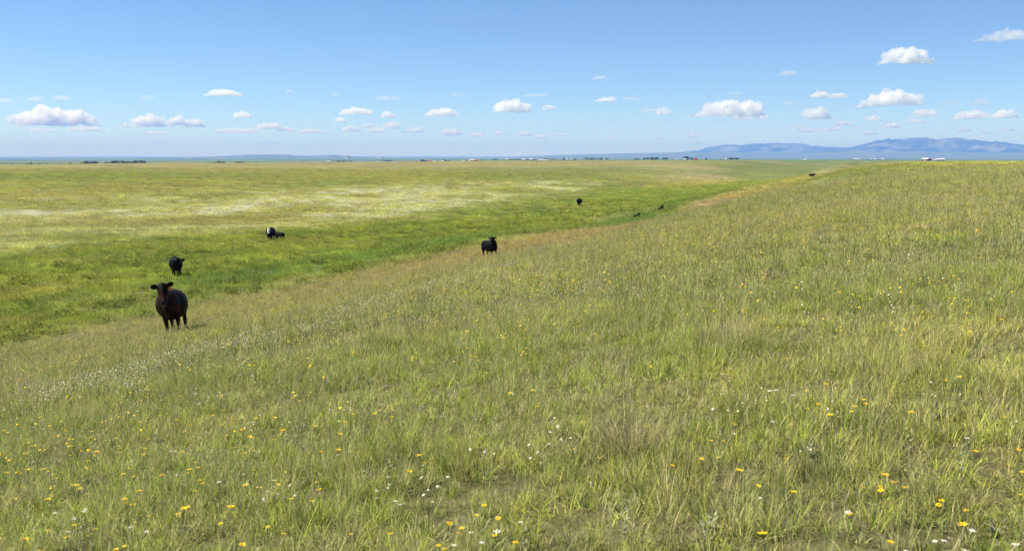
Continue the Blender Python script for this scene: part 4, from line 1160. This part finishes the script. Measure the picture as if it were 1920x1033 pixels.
# mast
def post(px, r, h, w, label, cat, name, group=None, arm=False):
    x, y, z = far_point(px, r); bm = bmesh.new()
    limb(bm, [((0, 0, -.4), w), ((0, 0, h * .5), w * .9), ((0, 0, h), w * .8)], 6)
    if arm: limb(bm, [((0, 0, h * .95), w * .6), ((h * .16, 0, h * 1.05), w * .5)], 6)
    me = bpy.data.meshes.new(name); bm.to_mesh(me); bm.free()
    o = link(name, me, M_BARK); o.location = (x, y, z); tag(o, label, cat, group)
post(997, 1660, 10, .25, 'tall thin mast by the three white houses', 'mast', 'mast', arm=True)
for px_ in (902, 928, 952, 979, 1006, 1031, 1062, 1094, 1112):
    post(px_, 760, 1.6, .09, 'weathered wooden fence post on the far edge of the pasture', 'fence post', 'fence_post', 'fence posts along the pasture edge')

# ------------------------------------------------------------------ clouds
def cloud_mat(name, dens):
    m, N, L = mat_new(name)
    out = N.new('ShaderNodeOutputMaterial'); v = N.new('ShaderNodeVolumePrincipled')
    v.inputs['Color'].default_value = (1, 1, 1, 1); v.inputs['Anisotropy'].default_value = 0.38; v.inputs['Density'].default_value = dens * 1.25
    L.new(v.outputs[0], out.inputs['Volume']); return m
CLM = {}
def cloud(cx, yb, w, h, thick, label, group=None, skew=0.0, lumps=None, seed=0):
    """a heap of puffs; optical thickness thick across its height"""
    r = random.Random(1000 + seed)
    sx_, cy_, el = (float(k) for k in pix_dir(cx, yb))
    zc = 1750.0
    dist = min(zc / el, 68000.0)
    dist = max(dist, zc / el) if zc / el < 68000 else 100000.0 if el * 100000 > 900 else 950.0 / el
    zc = el * dist
    a = math.atan2(sx_, cy_)
    W = w * dist / F * cy_; Ht = h * .9 * dist / F * cy_
    bm = bmesh.new()
    n = lumps or max(6, int(w / max(h, 1) * 7))
    for k in range(n):
        t = (k + .5) / n; xx = (t - .5) * 2
        env = max(0.0, 1 - abs(xx - skew) ** 2.2) ** .6
        for q in range(3):
            rad = Ht * r.uniform(.16, .36) * (.45 + .75 * env)
            zz = r.uniform(.06, .95) * Ht * env
            zz = max(min(zz, Ht * (.25 + .8 * env) - rad), rad * .35)
            p = Vector((xx * W * .47 + r.gauss(0, W * .02), r.gauss(0, W * .10), zz))
            bmesh.ops.create_icosphere(bm, subdivisions=1, radius=rad, matrix=Matrix.Translation(p) @ Matrix.Diagonal((1.35, 1.35, .9, 1)))
    me = bpy.data.meshes.new('c'); bm.to_mesh(me); bm.free()
    o = bpy.data.objects.new('c', me); C.objects.link(o)
    md = o.modifiers.new('r', 'REMESH'); md.mode = 'VOXEL'; md.voxel_size = max(Ht / 26, W / 170)
    dg = bpy.context.evaluated_depsgraph_get(); res = bpy.data.meshes.new_from_object(o.evaluated_get(dg))
    bpy.data.objects.remove(o); bpy.data.meshes.remove(me)
    nv = len(res.vertices); co = np.empty(nv * 3); res.vertices.foreach_get('co', co); co = co.reshape(-1, 3)
    no = np.empty(nv * 3); res.vertices.foreach_get('normal', no); no = no.reshape(-1, 3)
    d = 0
    for q, (sc_, am) in enumerate(((.5, .22), (.24, .17), (.12, .12), (.06, .07))):
        d = d + am * (2 * vnoise3(co / (Ht * sc_) + 31.0 * q, seed) - 1)
    co = co + no * (d * Ht)[:, None]
    flat = Ht * .10
    co[:, 2] = np.where(co[:, 2] < flat, flat + (co[:, 2] - flat) * .3, co[:, 2])
    res.vertices.foreach_set('co', co.ravel()); res.update(); smooth(res)
    dens = (thick if thick < 3 else 3 + (thick - 3) * .3) * .62 / Ht
    key = round(math.log(dens) * 4)
    if key not in CLM: CLM[key] = cloud_mat('cloud_vapour', math.exp(key / 4))
    res.name = 'cloud'
    ob = link('cloud', res, CLM[key]); ob.location = (dist * math.sin(a), dist * math.cos(a), zc + EYE); ob.rotation_euler = (0, 0, -a)
    tag(ob, label, 'cloud', group); return ob
BIG = [
    (103, 237, 158, 33, 9, 'largest white cumulus cloud on the far left above the horizon', -.05),
    (286, 239, 64, 24, 8, 'white heaped cloud second from the left above the horizon', -.2), (334, 236, 34, 18, 7, 'small domed cloud just right of the second heaped cloud', 0), (360, 239, 44, 16, 6, 'low white cloud closing the trio right of the largest left cloud', .1),
    (418, 181, 66, 13, 4, 'lone flattened cloud high above the left trio', 0), (453, 222, 28, 13, 5, 'small oval cloud below the lone flattened cloud', 0), (497, 243, 52, 14, 4, 'ragged cloud right of the left trio', .4),
    (668, 216, 62, 14, 5, 'flat-based white cloud left of centre in the upper row', 0), (727, 222, 24, 13, 4, 'small puff right of the flat-based cloud left of centre', 0),
    (826, 219, 62, 17, 7, 'bright white oblong cloud left of the peaked central cloud', .2), (958, 212, 68, 27, 9, 'peaked white cloud near the centre of the sky', 0), (1028, 207, 22, 11, 4, 'small puff right of the peaked central cloud', 0), (845, 255, 42, 14, 5, 'low rounded cloud under the bright oblong cloud', 0),
    (1135, 191, 42, 9, 2.5, 'faint stretched cloud right of centre', .3), (1245, 217, 24, 17, 3.5, 'small upright cloud left of the large double cloud', 0),
    (1358, 220, 138, 33, 9, 'large double white cloud left of the mountains', .35), (1402, 224, 70, 11, 6, 'thin lower shelf under the large double cloud', .2),
    (1538, 183, 36, 12, 4, 'left one of two small joined clouds above the left ridge', 0), (1571, 185, 36, 11, 3.5, 'right one of two small joined clouds above the left ridge', 0),
    (1682, 199, 100, 31, 9, 'large bright cloud above the high mountains', -.1), (1622, 203, 24, 15, 5, 'small puff touching the large bright cloud on its left', 0), (1697, 121, 92, 33, 8, 'highest bright cloud standing alone at the upper right', 0),
    (1876, 77, 116, 20, 1.1, 'pale ragged cloud cut by the top right edge', .3), (1535, 224, 52, 23, 7, 'peaked small cloud over the saddle between the ranges', -.2), (1733, 220, 46, 18, 6, 'rounded cloud below the large bright cloud on the right', 0),
    (1822, 224, 64, 18, 6, 'broad cloud near the right edge, left one of a pair', 0), (1880, 222, 46, 17, 6, 'broad cloud near the right edge, right one of a pair', .1)]
for i, (cx, yb, w, h, th, lab, sk) in enumerate(BIG): cloud(cx, yb, w, h, th, lab, None, sk, None, i)
SMALL = [(75, 248, 66, 8, 2), (165, 247, 72, 10, 2.2), (285, 253, 46, 7, 2.5), (232, 239, 20, 8, 3), (440, 250, 90, 10, 2.5), (535, 247, 28, 10, 2.5), (588, 251, 56, 9, 3), (655, 248, 34, 12, 3), (640, 232, 24, 12, 3), (706, 250, 32, 13, 3), (735, 242, 34, 14, 3), (772, 250, 34, 12, 3), (690, 240, 30, 9, 2),
         (892, 257, 36, 9, 3), (930, 253, 22, 8, 2.5), (980, 256, 26, 11, 3.5), (1012, 260, 30, 8, 3), (1055, 255, 24, 5, 2.5), (1060, 279, 44, 5, 2), (1110, 275, 28, 6, 2), (1150, 260, 24, 5, 1.5), (1300, 258, 24, 8, 2.5), (1370, 258, 22, 6, 2.5), (1300, 272, 44, 6, 2), (1232, 262, 24, 5, 1.5),
         (1505, 248, 38, 8, 3), (1546, 248, 26, 8, 3), (1570, 246, 22, 9, 3), (1578, 236, 32, 9, 3), (1500, 240, 44, 6, 1.5), (1640, 227, 30, 11, 4), (1672, 241, 36, 11, 4), (1716, 231, 38, 9, 2.5), (1632, 253, 30, 7, 3), (1602, 244, 16, 7, 2.5), (1808, 248, 28, 10, 2.5), (1848, 251, 18, 7, 2), (1886, 247, 22, 8, 2.5),
         (500, 272, 46, 8, 2), (410, 268, 22, 6, 1.8), (290, 269, 42, 7, 1.8), (235, 275, 40, 5, 1.4), (395, 275, 20, 5, 1.4), (600, 280, 40, 5, 1.3), (795, 246, 20, 8, 1.6)]
for i, (cx, yb, w, h, th) in enumerate(SMALL):
    wh_ = 'left' if cx < 560 else 'middle' if cx < 1280 else 'right'
    th *= .35 if yb > 264 else 1.0
    cloud(cx, yb, w, h, th, 'small thin white cloud in the scattered rows low over the %s of the horizon' % wh_, 'small low clouds, ' + wh_, R_.uniform(-.3, .3), None, 100 + i)
WISP = [(115, 188, 34, 10, .7), (65, 190, 26, 9, .7), (15, 193, 30, 9, .8), (725, 188, 52, 9, .5), (855, 182, 28, 9, .4), (1000, 181, 50, 6, .5), (1128, 149, 34, 7, .6), (1476, 142, 36, 10, .7), (1215, 210, 60, 7, .6), (1190, 188, 44, 6, .5), (1378, 178, 26, 6, .5), (1485, 196, 30, 6, .5), (1775, 198, 44, 8, .6), (1830, 196, 34, 11, 1.0), (540, 174, 14, 6, .5), (630, 180, 18, 5, .4), (280, 190, 30, 14, .3)]
for i, (cx, yb, w, h, th) in enumerate(WISP):
    wh_ = 'left' if cx < 640 else 'middle' if cx < 1280 else 'right'
    cloud(cx, yb, w, h, th, 'faint grey wisp in the blue above the cloud rows, %s part of the sky' % wh_, 'faint wisps of cloud, ' + wh_, R_.uniform(-.4, .4), None, 200 + i)

# ------------------------------------------------------------------ haze
def build_haze():
    V, Fc = box(-63000, 63000, -63000, 63000, -90, 640)
    m, N, L = mat_new('haze_air')
    out = N.new('ShaderNodeOutputMaterial'); v = N.new('ShaderNodeVolumePrincipled')
    v.inputs['Color'].default_value = (0.15, 0.33, 1.0, 1); v.inputs['Absorption Color'].default_value = (0.68, 0.63, 1, 1); v.inputs['Density'].default_value = 7e-5; v.inputs['Anisotropy'].default_value = 0.0
    L.new(v.outputs[0], out.inputs['Volume'])
    o = link('haze', mesh_np('haze', V, Fc), m)
    tag(o, 'thin blue haze over the plain', kind='stuff')
build_haze()
